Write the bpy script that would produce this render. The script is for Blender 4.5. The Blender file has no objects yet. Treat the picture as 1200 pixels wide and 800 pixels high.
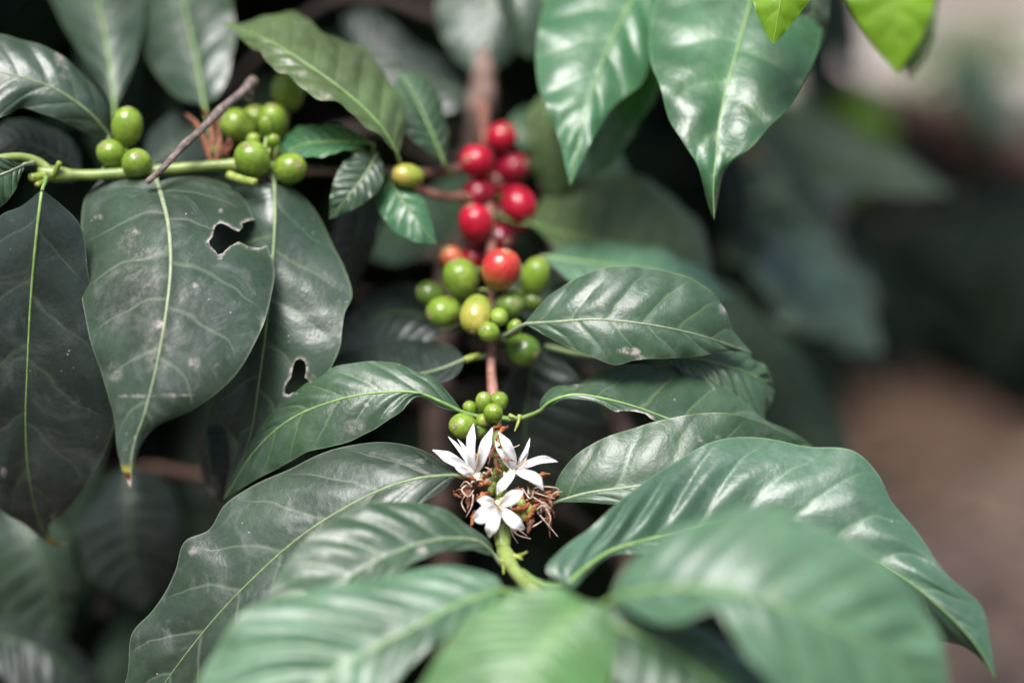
import bpy, math, random
import numpy as np
from mathutils import Vector, Matrix, Quaternion

random.seed(7)
rng = np.random.default_rng(7)
S = bpy.context.scene
COL = S.collection
R = math.radians

# ------------------------------------------------------------------ camera
CAM = np.array([0.0, 0.0, 0.95])
PITCH = R(16)
FOC = 0.60                       # metres to the plane of sharp focus
RT = np.array([1.0, 0, 0])
FW = np.array([0, math.cos(PITCH), -math.sin(PITCH)])
UP = np.array([0, math.sin(PITCH), math.cos(PITCH)])
cam = bpy.data.cameras.new('camera')
cam.lens = 60; cam.sensor_width = 36; cam.sensor_fit = 'HORIZONTAL'
cam.clip_start = 0.02; cam.clip_end = 500
cam.dof.use_dof = True; cam.dof.focus_distance = FOC; cam.dof.aperture_fstop = 1.9
cam.dof.aperture_blades = 8
co = bpy.data.objects.new('camera', cam); COL.objects.link(co)
co.location = CAM; co.rotation_euler = (math.pi / 2 - PITCH, 0, 0)
S.camera = co

# ------------------------------------------------------------------ light
SUN_EL, SUN_AZ = R(62), R(198)   # azimuth measured clockwise from +Y: behind the camera, a little to the left
w = bpy.data.worlds.new('World'); S.world = w; w.use_nodes = True
nt = w.node_tree; nt.nodes.clear()
sky = nt.nodes.new('ShaderNodeTexSky'); sky.sky_type = 'NISHITA'; sky.sun_disc = False
sky.sun_elevation = SUN_EL; sky.sun_rotation = SUN_AZ
sky.air_density = 1.0; sky.dust_density = 4.0; sky.ozone_density = 1.0
hs = nt.nodes.new('ShaderNodeHueSaturation'); hs.inputs['Saturation'].default_value = 0.95
bg = nt.nodes.new('ShaderNodeBackground'); bg.inputs['Strength'].default_value = 0.05
ow = nt.nodes.new('ShaderNodeOutputWorld')
nt.links.new(sky.outputs[0], hs.inputs['Color']); nt.links.new(hs.outputs[0], bg.inputs[0]); nt.links.new(bg.outputs[0], ow.inputs[0])
sl = bpy.data.lights.new('sun', 'SUN'); sl.energy = 1.5; sl.angle = R(27); sl.color = (1, 0.985, 0.98)
so = bpy.data.objects.new('sun', sl); COL.objects.link(so)
sd = Vector((math.sin(SUN_AZ) * math.cos(SUN_EL), math.cos(SUN_AZ) * math.cos(SUN_EL), math.sin(SUN_EL)))
so.rotation_euler = sd.to_track_quat('Z', 'Y').to_euler()
S.view_settings.view_transform = 'Standard'; S.view_settings.look = 'None'
S.view_settings.exposure = 2.12; S.view_settings.gamma = 1
S.cycles.use_denoising = True
S.cycles.max_bounces = 8; S.cycles.transparent_max_bounces = 8
S.cycles.sample_clamp_indirect = 6

# ------------------------------------------------------------------ helpers
def W(p):
    """photo pixel (1200 wide) + millimetres behind the plane of focus -> world point"""
    d = p[2] if len(p) > 2 else 0.0
    if d > 30: d = 30 + 1.35 * (d - 30)          # the plant behind the flowers is a little deeper than first measured
    return W0((p[0], p[1], d))

def W0(p):
    x, y, d = p
    z = FOC + d / 1000.0
    return CAM + FW * z + RT * ((x - 600) / 2000.0 * z) + UP * ((400 - y) / 2000.0 * z)

def proj(P):
    r = P - CAM; z = r @ FW
    return np.stack([600 + (r @ RT) / z * 2000, 400 - (r @ UP) / z * 2000, (z - FOC) * 1000], -1)

WORLD0 = {}
def thing(name, label, cat, loc, group=None):
    o = bpy.data.objects.new(name, None); COL.objects.link(o)
    o.empty_display_size = 0.02
    o.location = loc; WORLD0[o.name] = np.array(loc, float)
    o['label'] = label; o['category'] = cat
    if group: o['group'] = group
    return o

def mk(name, V, F, mat, parent=None, origin=None, smooth=True, label=None):
    V = np.asarray(V, float)
    if origin is None: origin = V.mean(0)
    me = bpy.data.meshes.new(name)
    me.from_pydata((V - origin).tolist(), [], F if isinstance(F, list) else F.tolist())
    if smooth: me.polygons.foreach_set('use_smooth', np.ones(len(me.polygons), bool))
    if mat: me.materials.append(mat)
    o = bpy.data.objects.new(name, me); COL.objects.link(o)
    p0 = WORLD0[parent.name] if parent else np.zeros(3)
    o.location = origin - p0
    if parent: o.parent = parent
    WORLD0[o.name] = np.array(origin, float)
    if label: o['label'] = label
    return o

def catmull(P, n):
    """centripetal Catmull-Rom through P, resampled to n points equal in arc length"""
    P = np.asarray(P, float)
    if len(P) == 2:
        return P[0] + (P[1] - P[0]) * np.linspace(0, 1, n)[:, None]
    Q = np.vstack([2 * P[0] - P[1], P, 2 * P[-1] - P[-2]])
    out = []
    for i in range(1, len(Q) - 2):
        p0, p1, p2, p3 = Q[i - 1:i + 3]
        a = [0]
        for u, v in ((p0, p1), (p1, p2), (p2, p3)):
            a.append(a[-1] + max(np.linalg.norm(v - u), 1e-7) ** 0.5)
        t0, t1, t2, t3 = a
        t = np.linspace(t1, t2, 24, endpoint=False)[:, None]
        A1 = (t1 - t) / (t1 - t0) * p0 + (t - t0) / (t1 - t0) * p1
        A2 = (t2 - t) / (t2 - t1) * p1 + (t - t1) / (t2 - t1) * p2
        A3 = (t3 - t) / (t3 - t2) * p2 + (t - t2) / (t3 - t2) * p3
        B1 = (t2 - t) / (t2 - t0) * A1 + (t - t0) / (t2 - t0) * A2
        B2 = (t3 - t) / (t3 - t1) * A2 + (t - t1) / (t3 - t1) * A3
        out.append((t2 - t) / (t2 - t1) * B1 + (t - t1) / (t2 - t1) * B2)
    out = np.vstack(out + [P[-1:]])
    s = np.r_[0, np.cumsum(np.linalg.norm(np.diff(out, axis=0), axis=1))]
    u = np.linspace(0, s[-1], n)
    return np.stack([np.interp(u, s, out[:, k]) for k in range(3)], -1)

def tube_geo(C, rad, seg=8, cap=True):
    C = np.asarray(C, float); n = len(C)
    rad = np.broadcast_to(np.asarray(rad, float), (n,)) if np.ndim(rad) == 0 else np.asarray(rad, float)
    T = np.gradient(C, axis=0); T /= np.linalg.norm(T, axis=1)[:, None] + 1e-12
    ref = np.array([0.13, 0.31, 0.94]); V = []
    a = np.cross(T[0], ref); a /= np.linalg.norm(a) + 1e-12
    th = np.linspace(0, 2 * np.pi, seg, endpoint=False)
    for i in range(n):
        a = a - T[i] * (a @ T[i]); a /= np.linalg.norm(a) + 1e-12
        b = np.cross(T[i], a)
        V.append(C[i] + rad[i] * (np.cos(th)[:, None] * a + np.sin(th)[:, None] * b))
    V = np.vstack(V)
    F = [[i * seg + j, i * seg + (j + 1) % seg, (i + 1) * seg + (j + 1) % seg, (i + 1) * seg + j] for i in range(n - 1) for j in range(seg)]
    if cap:
        F.append(list(range(seg))[::-1]); F.append([(n - 1) * seg + j for j in range(seg)])
    return V, F

def tube(name, pts, r0, r1, mat, parent, n=24, seg=8, knots=(), label=None, pix=True):
    """a tapering twig through points; radii in mm; knots = (t, extra mm, width)"""
    P = [W(p) for p in pts] if pix else pts
    C = catmull(P, n); t = np.linspace(0, 1, n)
    rad = (r0 + (r1 - r0) * t)
    for kt, kr, kw in knots: rad = rad + kr * np.exp(-((t - kt) / kw) ** 2)
    V, F = tube_geo(C, rad / 1000, seg)
    return mk(name, V, F, mat, parent, origin=C[0], label=label)

# ------------------------------------------------------------------ materials
class N:
    """small wrapper that strings shader nodes together"""
    def __init__(s, name):
        s.m = bpy.data.materials.new(name); s.m.use_nodes = True
        s.t = s.m.node_tree; s.t.nodes.clear()
    def node(s, typ, **kw):
        n = s.t.nodes.new(typ)
        for k, v in kw.items(): setattr(n, k, v)
        return n
    def put(s, sock, v):
        if isinstance(v, bpy.types.NodeSocket): s.t.links.new(v, sock)
        elif isinstance(v, (tuple, list)) and len(v) == 3 and sock.type == 'RGBA': sock.default_value = (*v, 1)
        else: sock.default_value = v
    def math(s, op, a, b=0.0, c=0.0):
        n = s.node('ShaderNodeMath', operation=op)
        s.put(n.inputs[0], a); s.put(n.inputs[1], b); s.put(n.inputs[2], c)
        return n.outputs[0]
    def mix(s, f, a, b):
        n = s.node('ShaderNodeMix', data_type='RGBA')
        s.put(n.inputs[0], f); s.put(n.inputs[6], a); s.put(n.inputs[7], b)
        return n.outputs[2]
    def ramp(s, x, lo, hi, a=0.0, b=1.0):
        n = s.node('ShaderNodeMapRange', interpolation_type='SMOOTHSTEP')
        s.put(n.inputs[0], x); n.inputs[1].default_value = lo; n.inputs[2].default_value = hi
        n.inputs[3].default_value = a; n.inputs[4].default_value = b
        return n.outputs[0]
    def noise(s, scale, detail=3, rough=0.55, vec=None, dist=0.0):
        n = s.node('ShaderNodeTexNoise'); n.inputs['Scale'].default_value = scale
        n.inputs['Detail'].default_value = detail; n.inputs['Roughness'].default_value = rough
        n.inputs['Distortion'].default_value = dist
        s.put(n.inputs['Vector'], vec if vec is not None else s.obj())
        return n.outputs['Fac']
    def obj(s):
        if not hasattr(s, '_tc'):
            s._tc = s.node('ShaderNodeTexCoord'); oi = s.node('ShaderNodeObjectInfo')
            v = s.node('ShaderNodeVectorMath', operation='ADD')
            sc = s.math('MULTIPLY', oi.outputs['Random'], 7.3)
            s.t.links.new(s._tc.outputs['Object'], v.inputs[0]); s.t.links.new(sc, v.inputs[1])
            s._ob = v.outputs[0]; s._rnd = oi.outputs['Random']
        return s._ob
    def rnd(s): s.obj(); return s._rnd
    def bump(s, h, strength, dist, prev=None):
        n = s.node('ShaderNodeBump'); n.inputs['Strength'].default_value = strength; n.inputs['Distance'].default_value = dist
        s.put(n.inputs['Height'], h)
        if prev is not None: s.put(n.inputs['Normal'], prev)
        return n.outputs[0]
    def principled(s, **kw):
        n = s.node('ShaderNodeBsdfPrincipled')
        for k, v in kw.items(): s.put(n.inputs[k.replace('_', ' ')], v)
        return n
    def done(s, shader):
        o = s.node('ShaderNodeOutputMaterial'); s.t.links.new(shader, o.inputs['Surface']); return s.m

def leaf_mat(name, top, under, vein, rough=0.36, dust=0.3, trans=0.12, tip=None, veinf=0.35, tcol=None, specks=0.5, spec=0.5):
    m = N(name)
    uv = m.node('ShaderNodeUVMap', uv_map='UVMap'); vu = m.node('ShaderNodeUVMap', uv_map='vein')
    s1 = m.node('ShaderNodeSeparateXYZ'); m.put(s1.inputs[0], uv.outputs[0])
    s2 = m.node('ShaderNodeSeparateXYZ'); m.put(s2.inputs[0], vu.outputs[0])
    t, ph, av = s1.outputs[0], s2.outputs[0], s2.outputs[1]
    wob = m.noise(55, 2); wob = m.math('MULTIPLY', m.math('SUBTRACT', wob, 0.5), 0.45)
    fr = m.math('FRACT', m.math('ADD', ph, wob))
    dv = m.math('ABSOLUTE', m.math('SUBTRACT', fr, 0.5))
    thick = m.math('SUBTRACT', 0.07, m.math('MULTIPLY', av, 0.05))
    vm = m.math('SUBTRACT', 1.0, m.math('DIVIDE', dv, thick)); vm = m.math('MAXIMUM', vm, 0.0)
    vm = m.math('MULTIPLY', vm, m.ramp(av, 0.72, 0.95, 1, 0))
    soft = m.ramp(dv, 0.0, 0.2, 1, 0)
    big = m.noise(28, 3, 0.6); fine = m.noise(420, 3, 0.6)
    hv = m.node('ShaderNodeHueSaturation'); m.put(hv.inputs['Color'], top)
    m.put(hv.inputs['Value'], m.math('ADD', 0.72, m.math('MULTIPLY', m.rnd(), 0.5)))
    m.put(hv.inputs['Hue'], m.math('ADD', 0.488, m.math('MULTIPLY', m.rnd(), 0.024)))
    c = m.mix(m.ramp(big, 0.3, 0.7), hv.outputs[0], tuple(x * 1.55 + 0.004 for x in top))
    c = m.mix(m.math('MULTIPLY', m.ramp(fine, 0.4, 0.75), 0.25), c, tuple(x * 0.55 for x in top))
    # small vein network between the side veins
    vo = m.node('ShaderNodeTexVoronoi', feature='DISTANCE_TO_EDGE'); vo.inputs['Scale'].default_value = 330
    m.put(vo.inputs['Vector'], m.obj())
    net = m.ramp(vo.outputs['Distance'], 0.0, 0.12, 1, 0)
    c = m.mix(m.math('MULTIPLY', net, 0.02), c, vein)
    c = m.mix(m.math('MULTIPLY', vm, veinf), c, vein)
    c = m.mix(m.ramp(av, 0.965, 1.0, 0, 0.55), c, tuple(0.6 * v + 0.4 * x for v, x in zip(vein, top)))
    # dust film, specks and old scars, all fixed to the leaf
    film = m.math('MULTIPLY', m.ramp(m.noise(45, 5, 0.7, dist=1.5), 0.48, 0.8), 0.42 * dust)
    c = m.mix(film, c, (0.42, 0.42, 0.44))
    v2 = m.node('ShaderNodeTexVoronoi'); v2.inputs['Scale'].default_value = 300; m.put(v2.inputs['Vector'], m.obj())
    sp = m.math('MULTIPLY', m.ramp(v2.outputs['Distance'], 0.04, 0.13, 1, 0), m.ramp(m.noise(60, 2), 0.58, 0.68))
    c = m.mix(m.math('MULTIPLY', sp, specks), c, (0.55, 0.54, 0.5))
    at = m.node('ShaderNodeAttribute', attribute_name='scar')
    sn = m.math('MULTIPLY', at.outputs['Fac'], m.ramp(m.noise(330, 5, 0.75), 0.42, 0.6, 0.12, 1))
    c = m.mix(sn, c, (0.46, 0.40, 0.37))
    if tip:
        c = m.mix(m.ramp(t, 0.93, 0.955), c, (0.24, 0.23, 0.04))
        c = m.mix(m.ramp(t, 0.953, 0.962), c, tip)
        c = m.mix(m.ramp(t, 0.972, 0.985), c, (0.45, 0.34, 0.27))
    geo = m.node('ShaderNodeNewGeometry')
    uc = m.mix(m.math('MULTIPLY', vm, 0.4), under, vein)
    c = m.mix(geo.outputs['Backfacing'], c, uc)
    h = m.math('ADD', m.math('MULTIPLY', m.noise(130, 4, 0.6), 0.5), m.math('MULTIPLY', soft, -0.16))
    h = m.math('ADD', h, m.math('MULTIPLY', net, -0.012))
    nb = m.bump(h, 0.55, 0.0016)
    ro = m.math('ADD', rough - 0.08, m.math('MULTIPLY', m.noise(70, 4, 0.65), 0.2))
    ro = m.math('ADD', ro, m.math('MULTIPLY', geo.outputs['Backfacing'], 0.2))
    ro = m.math('ADD', ro, m.math('MULTIPLY', film, 0.5))
    p = m.principled(Base_Color=c, Roughness=ro, Normal=nb, IOR=1.5)
    m.put(p.inputs['Specular IOR Level'], spec)
    tr = m.node('ShaderNodeBsdfTranslucent'); m.put(tr.inputs[0], tcol or tuple(min(1, x * 3.2) for x in top)); m.put(tr.inputs[1], nb)
    mx = m.node('ShaderNodeMixShader'); mx.inputs[0].default_value = trans
    m.t.links.new(p.outputs[0], mx.inputs[1]); m.t.links.new(tr.outputs[0], mx.inputs[2])
    return m.done(mx.outputs[0])

VEIN = (0.20, 0.27, 0.13)
M = {}
M['dark'] = leaf_mat('mature_leaf', (0.019, 0.036, 0.022), (0.07, 0.105, 0.055), VEIN, 0.34, 0.2, 0.06, veinf=0.22)
M['dusty'] = leaf_mat('dusty_leaf', (0.021, 0.038, 0.023), (0.07, 0.105, 0.055), (0.22, 0.26, 0.18), 0.36, 0.5, 0.06, tip=(0.07, 0.02, 0.012), specks=0.9, veinf=0.28)
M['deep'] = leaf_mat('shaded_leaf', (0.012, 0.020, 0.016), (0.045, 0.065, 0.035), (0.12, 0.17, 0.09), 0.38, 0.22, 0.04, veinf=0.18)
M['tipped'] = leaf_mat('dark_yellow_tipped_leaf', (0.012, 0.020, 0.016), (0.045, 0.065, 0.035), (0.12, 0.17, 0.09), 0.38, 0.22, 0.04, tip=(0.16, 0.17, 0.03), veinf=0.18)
M['mid'] = leaf_mat('green_leaf', (0.025, 0.054, 0.027), (0.07, 0.115, 0.05), (0.22, 0.30, 0.13), 0.36, 0.3, 0.10, veinf=0.25)
M['young'] = leaf_mat('young_leaf', (0.054, 0.115, 0.066), (0.10, 0.18, 0.08), (0.24, 0.36, 0.14), 0.36, 0.2, 0.15, veinf=0.25, specks=0.25)
M['fresh'] = leaf_mat('fresh_leaf', (0.060, 0.140, 0.048), (0.11, 0.20, 0.07), (0.26, 0.40, 0.14), 0.36, 0.1, 0.2, veinf=0.25, specks=0.1)
M['ripple'] = leaf_mat('rippled_leaf', (0.036, 0.080, 0.047), (0.08, 0.14, 0.06), (0.20, 0.30, 0.14), 0.33, 0.3, 0.12, veinf=0.25, specks=0.5)
M['gloss'] = leaf_mat('glossy_leaf', (0.028, 0.085, 0.036), (0.08, 0.15, 0.06), (0.16, 0.30, 0.11), 0.31, 0.1, 0.15, veinf=0.2, specks=0.15, tcol=(0.10, 0.30, 0.05))
M['olive'] = leaf_mat('olive_leaf', (0.058, 0.090, 0.034), (0.10, 0.14, 0.06), (0.22, 0.29, 0.13), 0.36, 0.3, 0.2, veinf=0.25, specks=0.3, tcol=(0.2, 0.32, 0.06))
M['lime'] = leaf_mat('lime_leaf', (0.13, 0.25, 0.015), (0.18, 0.30, 0.03), (0.24, 0.36, 0.05), 0.34, 0.05, 0.4, veinf=0.12, specks=0.0, tcol=(0.42, 0.70, 0.03))
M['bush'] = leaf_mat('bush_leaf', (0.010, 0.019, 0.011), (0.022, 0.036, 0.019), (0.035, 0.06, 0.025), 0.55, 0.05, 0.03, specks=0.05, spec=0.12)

def plain(name, a, b, rough=0.5, scale=120, bump=0.3, dist=0.0008, trans=None, stretch=None, lo=0.35, hi=0.65, spec=0.5, sss=0.0):
    m = N(name); v = m.obj()
    if stretch:
        mp = m.node('ShaderNodeMapping'); mp.inputs['Scale'].default_value = stretch; m.put(mp.inputs[0], v); v = mp.outputs[0]
    f = m.noise(scale, 5, 0.62, v, 0.4)
    c = m.mix(m.ramp(f, lo, hi), a, b)
    nb = m.bump(m.noise(scale * 2.3, 4, 0.6, v), bump, dist)
    p = m.principled(Base_Color=c, Roughness=m.math('ADD', rough - 0.08, m.math('MULTIPLY', f, 0.16)), Normal=nb)
    m.put(p.inputs['Specular IOR Level'], spec)
    if sss:
        m.put(p.inputs['Subsurface Weight'], sss); p.inputs['Subsurface Radius'].default_value = (0.004, 0.002, 0.001); p.inputs['Subsurface Scale'].default_value = 1.0
    if trans:
        tr = m.node('ShaderNodeBsdfTranslucent'); m.put(tr.inputs[0], b)
        mx = m.node('ShaderNodeMixShader'); mx.inputs[0].default_value = trans
        m.t.links.new(p.outputs[0], mx.inputs[1]); m.t.links.new(tr.outputs[0], mx.inputs[2])
        return m.done(mx.outputs[0])
    return m.done(p.outputs[0])

def berry_mat(name, a, b, lo=0.4, hi=0.65, rough=0.24, pole=None):
    m = N(name)
    sp = m.node('ShaderNodeSeparateXYZ'); m.obj(); m.t.links.new(m._tc.outputs['Object'], sp.inputs[0])
    f = m.noise(110, 3, 0.6)
    c = m.mix(m.ramp(f, lo, hi), a, b)
    if pole: c = m.mix(m.ramp(sp.outputs[2], -0.006, 0.004, 1, 0), c, pole)
    mp = m.node('ShaderNodeMapping'); mp.inputs['Scale'].default_value = (1, 1, 0.22); m.put(mp.inputs[0], m.obj())
    strk = m.ramp(m.noise(520, 3, 0.6, mp.outputs[0]), 0.4, 0.7)
    c = m.mix(m.math('MULTIPLY', strk, 0.35), c, tuple(x * 0.6 for x in a))
    fine = m.ramp(m.noise(900, 2), 0.55, 0.72)
    c = m.mix(m.math('MULTIPLY', fine, 0.22), c, tuple(min(1, x * 1.4 + .04) for x in b))
    nb = m.bump(m.math('ADD', m.noise(330, 3), m.math('MULTIPLY', strk, 0.5)), 0.3, 0.0006)
    p = m.principled(Base_Color=c, Roughness=m.math('ADD', rough - 0.04, m.math('MULTIPLY', f, 0.12)), Normal=nb)
    m.put(p.inputs['Subsurface Weight'], 0.12); p.inputs['Subsurface Radius'].default_value = (0.003, 0.002, 0.001); p.inputs['Subsurface Scale'].default_value = 1.0
    return m.done(p.outputs[0])

M['berry_green'] = berry_mat('green_berry_skin', (0.130, 0.215, 0.020), (0.220, 0.310, 0.045))
M['berry_dull'] = berry_mat('dull_green_berry_skin', (0.07, 0.135, 0.018), (0.13, 0.20, 0.035))
M['berry_yellow'] = berry_mat('yellow_berry_skin', (0.24, 0.27, 0.035), (0.36, 0.30, 0.06), pole=(0.17, 0.25, 0.03))
M['berry_orange'] = berry_mat('orange_berry_skin', (0.42, 0.09, 0.045), (0.36, 0.17, 0.05), pole=(0.20, 0.22, 0.04))
M['berry_blush'] = berry_mat('blushing_berry_skin', (0.40, 0.022, 0.025), (0.44, 0.075, 0.035), pole=(0.30, 0.17, 0.04))
M['berry_red'] = berry_mat('red_cherry_skin', (0.30, 0.004, 0.020), (0.44, 0.010, 0.034), rough=0.15, pole=(0.20, 0.004, 0.012))
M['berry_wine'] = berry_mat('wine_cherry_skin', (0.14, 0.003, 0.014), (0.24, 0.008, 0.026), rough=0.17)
M['navel'] = plain('berry_navel', (0.16, 0.10, 0.06), (0.30, 0.24, 0.14), 0.8, 900)
M['green_stem'] = plain('green_stem', (0.12, 0.18, 0.04), (0.20, 0.26, 0.065), 0.42, 160, stretch=(1, 1, 0.3))
M['pale_stem'] = plain('pale_green_stem', (0.17, 0.24, 0.055), (0.26, 0.32, 0.10), 0.42, 200)
M['red_stem'] = plain('reddish_stem', (0.15, 0.055, 0.042), (0.30, 0.15, 0.11), 0.5, 200, bump=0.5)
M['brown_stem'] = plain('brown_stem', (0.085, 0.045, 0.032), (0.17, 0.095, 0.07), 0.6, 160, bump=0.6)
M['bark'] = plain('coffee_bark', (0.12, 0.075, 0.06), (0.27, 0.18, 0.15), 0.8, 130, bump=0.9, dist=0.002)
M['twig'] = plain('dead_twig_bark', (0.09, 0.07, 0.06), (0.21, 0.165, 0.145), 0.85, 260, bump=0.9, dist=0.001)
M['lime_rib'] = plain('lime_midrib', (0.17, 0.28, 0.03), (0.22, 0.33, 0.05), 0.42, 260)
M['midrib'] = plain('leaf_midrib', (0.12, 0.18, 0.075), (0.19, 0.25, 0.12), 0.42, 260)
M['midrib_pale'] = plain('pale_midrib', (0.17, 0.22, 0.12), (0.25, 0.29, 0.18), 0.42, 260)
M['midrib_green'] = plain('green_midrib', (0.14, 0.26, 0.06), (0.22, 0.33, 0.11), 0.42, 260)
M['midrib_dark'] = plain('dark_midrib', (0.04, 0.085, 0.025), (0.07, 0.12, 0.045), 0.45, 260)
M['petal'] = plain('white_petal', (0.80, 0.79, 0.80), (0.86, 0.85, 0.84), 0.55, 160, bump=0.35, dist=0.0006, trans=0.25, spec=0.25)
M['tube'] = plain('corolla_tube', (0.66, 0.70, 0.42), (0.80, 0.80, 0.66), 0.5, 200)
M['anther'] = plain('tan_anther', (0.42, 0.27, 0.14), (0.62, 0.46, 0.30), 0.7, 500)
M['wither'] = plain('rusty_bract', (0.20, 0.055, 0.016), (0.42, 0.15, 0.05), 0.7, 420, bump=0.6)
M['wither_dark'] = plain('dark_withered_petal', (0.07, 0.025, 0.012), (0.24, 0.09, 0.04), 0.75, 420, bump=0.6)
M['thread'] = plain('withered_thread', (0.35, 0.24, 0.17), (0.55, 0.44, 0.36), 0.8, 700)
M['bud'] = plain('green_bud', (0.13, 0.20, 0.03), (0.30, 0.33, 0.07), 0.4, 500)
M['dark_bark'] = plain('dark_bark', (0.022, 0.015, 0.012), (0.05, 0.034, 0.027), 0.8, 90, bump=0.8)

# ------------------------------------------------------------------ the leaf builder
def in_poly(P, poly):
    x, y = P[:, 0], P[:, 1]; c = np.zeros(len(P), bool); n = len(poly)
    for i in range(n):
        x1, y1 = poly[i]; x2, y2 = poly[(i + 1) % n]
        if y1 == y2: continue
        k = ((y1 > y) != (y2 > y)) & (x < (x2 - x1) * (y - y1) / (y2 - y1) + x1)
        c ^= k
    return c

def poly_near(P, poly):
    best = np.full(len(P), 1e9); q = np.zeros((len(P), 2))
    for i in range(len(poly)):
        a = np.array(poly[i], float); b = np.array(poly[(i + 1) % len(poly)], float); d = b - a
        t = np.clip(((P - a) @ d) / (d @ d + 1e-9), 0, 1); c = a + t[:, None] * d
        e = np.linalg.norm(P - c, axis=1); k = e < best
        best[k] = e[k]; q[k] = c[k]
    return best, q

def loft(mid, e1, e2, nu, nv, bulge, quilt, wave, veins, slope, seed, flip=False):
    r = np.random.default_rng(seed)
    Mi = catmull(mid, nu)
    E = [catmull(e, nu) for e in (e1, e2)]
    t = np.linspace(0, 1, nu)
    T = np.gradient(Mi, axis=0); T /= np.linalg.norm(T, axis=1)[:, None] + 1e-12
    A = E[1] - E[0]; wd = np.linalg.norm(A, axis=1)
    Nn = np.cross(T, A); Nn /= np.linalg.norm(Nn, axis=1)[:, None] + 1e-12
    Nn[0] = Nn[1]; Nn[-1] = Nn[-2]
    for _ in range(6):
        Nn[1:-1] = (Nn[:-2] + 2 * Nn[1:-1] + Nn[2:]) / 4; Nn /= np.linalg.norm(Nn, axis=1)[:, None] + 1e-12
    if (Nn * (CAM - Mi)).sum() < 0: Nn = -Nn
    if flip: Nn = -Nn
    vs = np.linspace(-1, 1, 2 * nv + 1)
    V = np.zeros((nu, 2 * nv + 1, 3)); ph = np.zeros((nu, 2 * nv + 1))
    f1, f2, p1, p2 = r.uniform(3, 5), r.uniform(7, 10), r.uniform(0, 6.28), r.uniform(0, 6.28)
    off = r.uniform(0, 0.4)
    for j, v in enumerate(vs):
        a = abs(v); e = E[0] if v < 0 else E[1]; w_ = np.linalg.norm(e - Mi, axis=1)
        base = Mi + (e - Mi) * a
        h = bulge * w_ * 4 * a * (1 - a)
        p = (t - slope * a ** 1.15 * (1 - 0.35 * t)) * veins + (off if v < 0 else 0)
        ph[:, j] = p
        env = np.clip(a * 3, 0, 1) * np.clip((1 - a) * 2.5, 0, 1) * np.clip(t * 6, 0, 1) * np.clip((1 - t) * 6, 0, 1)
        h = h + quilt * np.cos(2 * np.pi * (p + 0.08 * np.sin(5 * t + seed + 3 * a))) * env * (0.65 + 0.35 * np.sin(9 * t + 2.1 * seed + (2 if v < 0 else 0)))            # vein at fract .5 -> groove
        sgn = -1 if v < 0 else 1
        h = h + wave * a ** 3 * (np.sin(f1 * 2 * np.pi * t + p1 * sgn) + 0.5 * np.sin(f2 * 2 * np.pi * t + p2 * sgn)) * np.clip(t * 5, 0, 1) * np.clip((1 - t) * 4, 0, 1)
        h = h - 0.05 * w_ * np.exp(-(a / 0.12) ** 2) * env.max()
        V[:, j] = base + Nn * h[:, None]
    return V, ph, t, vs, Nn, Mi

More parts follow.
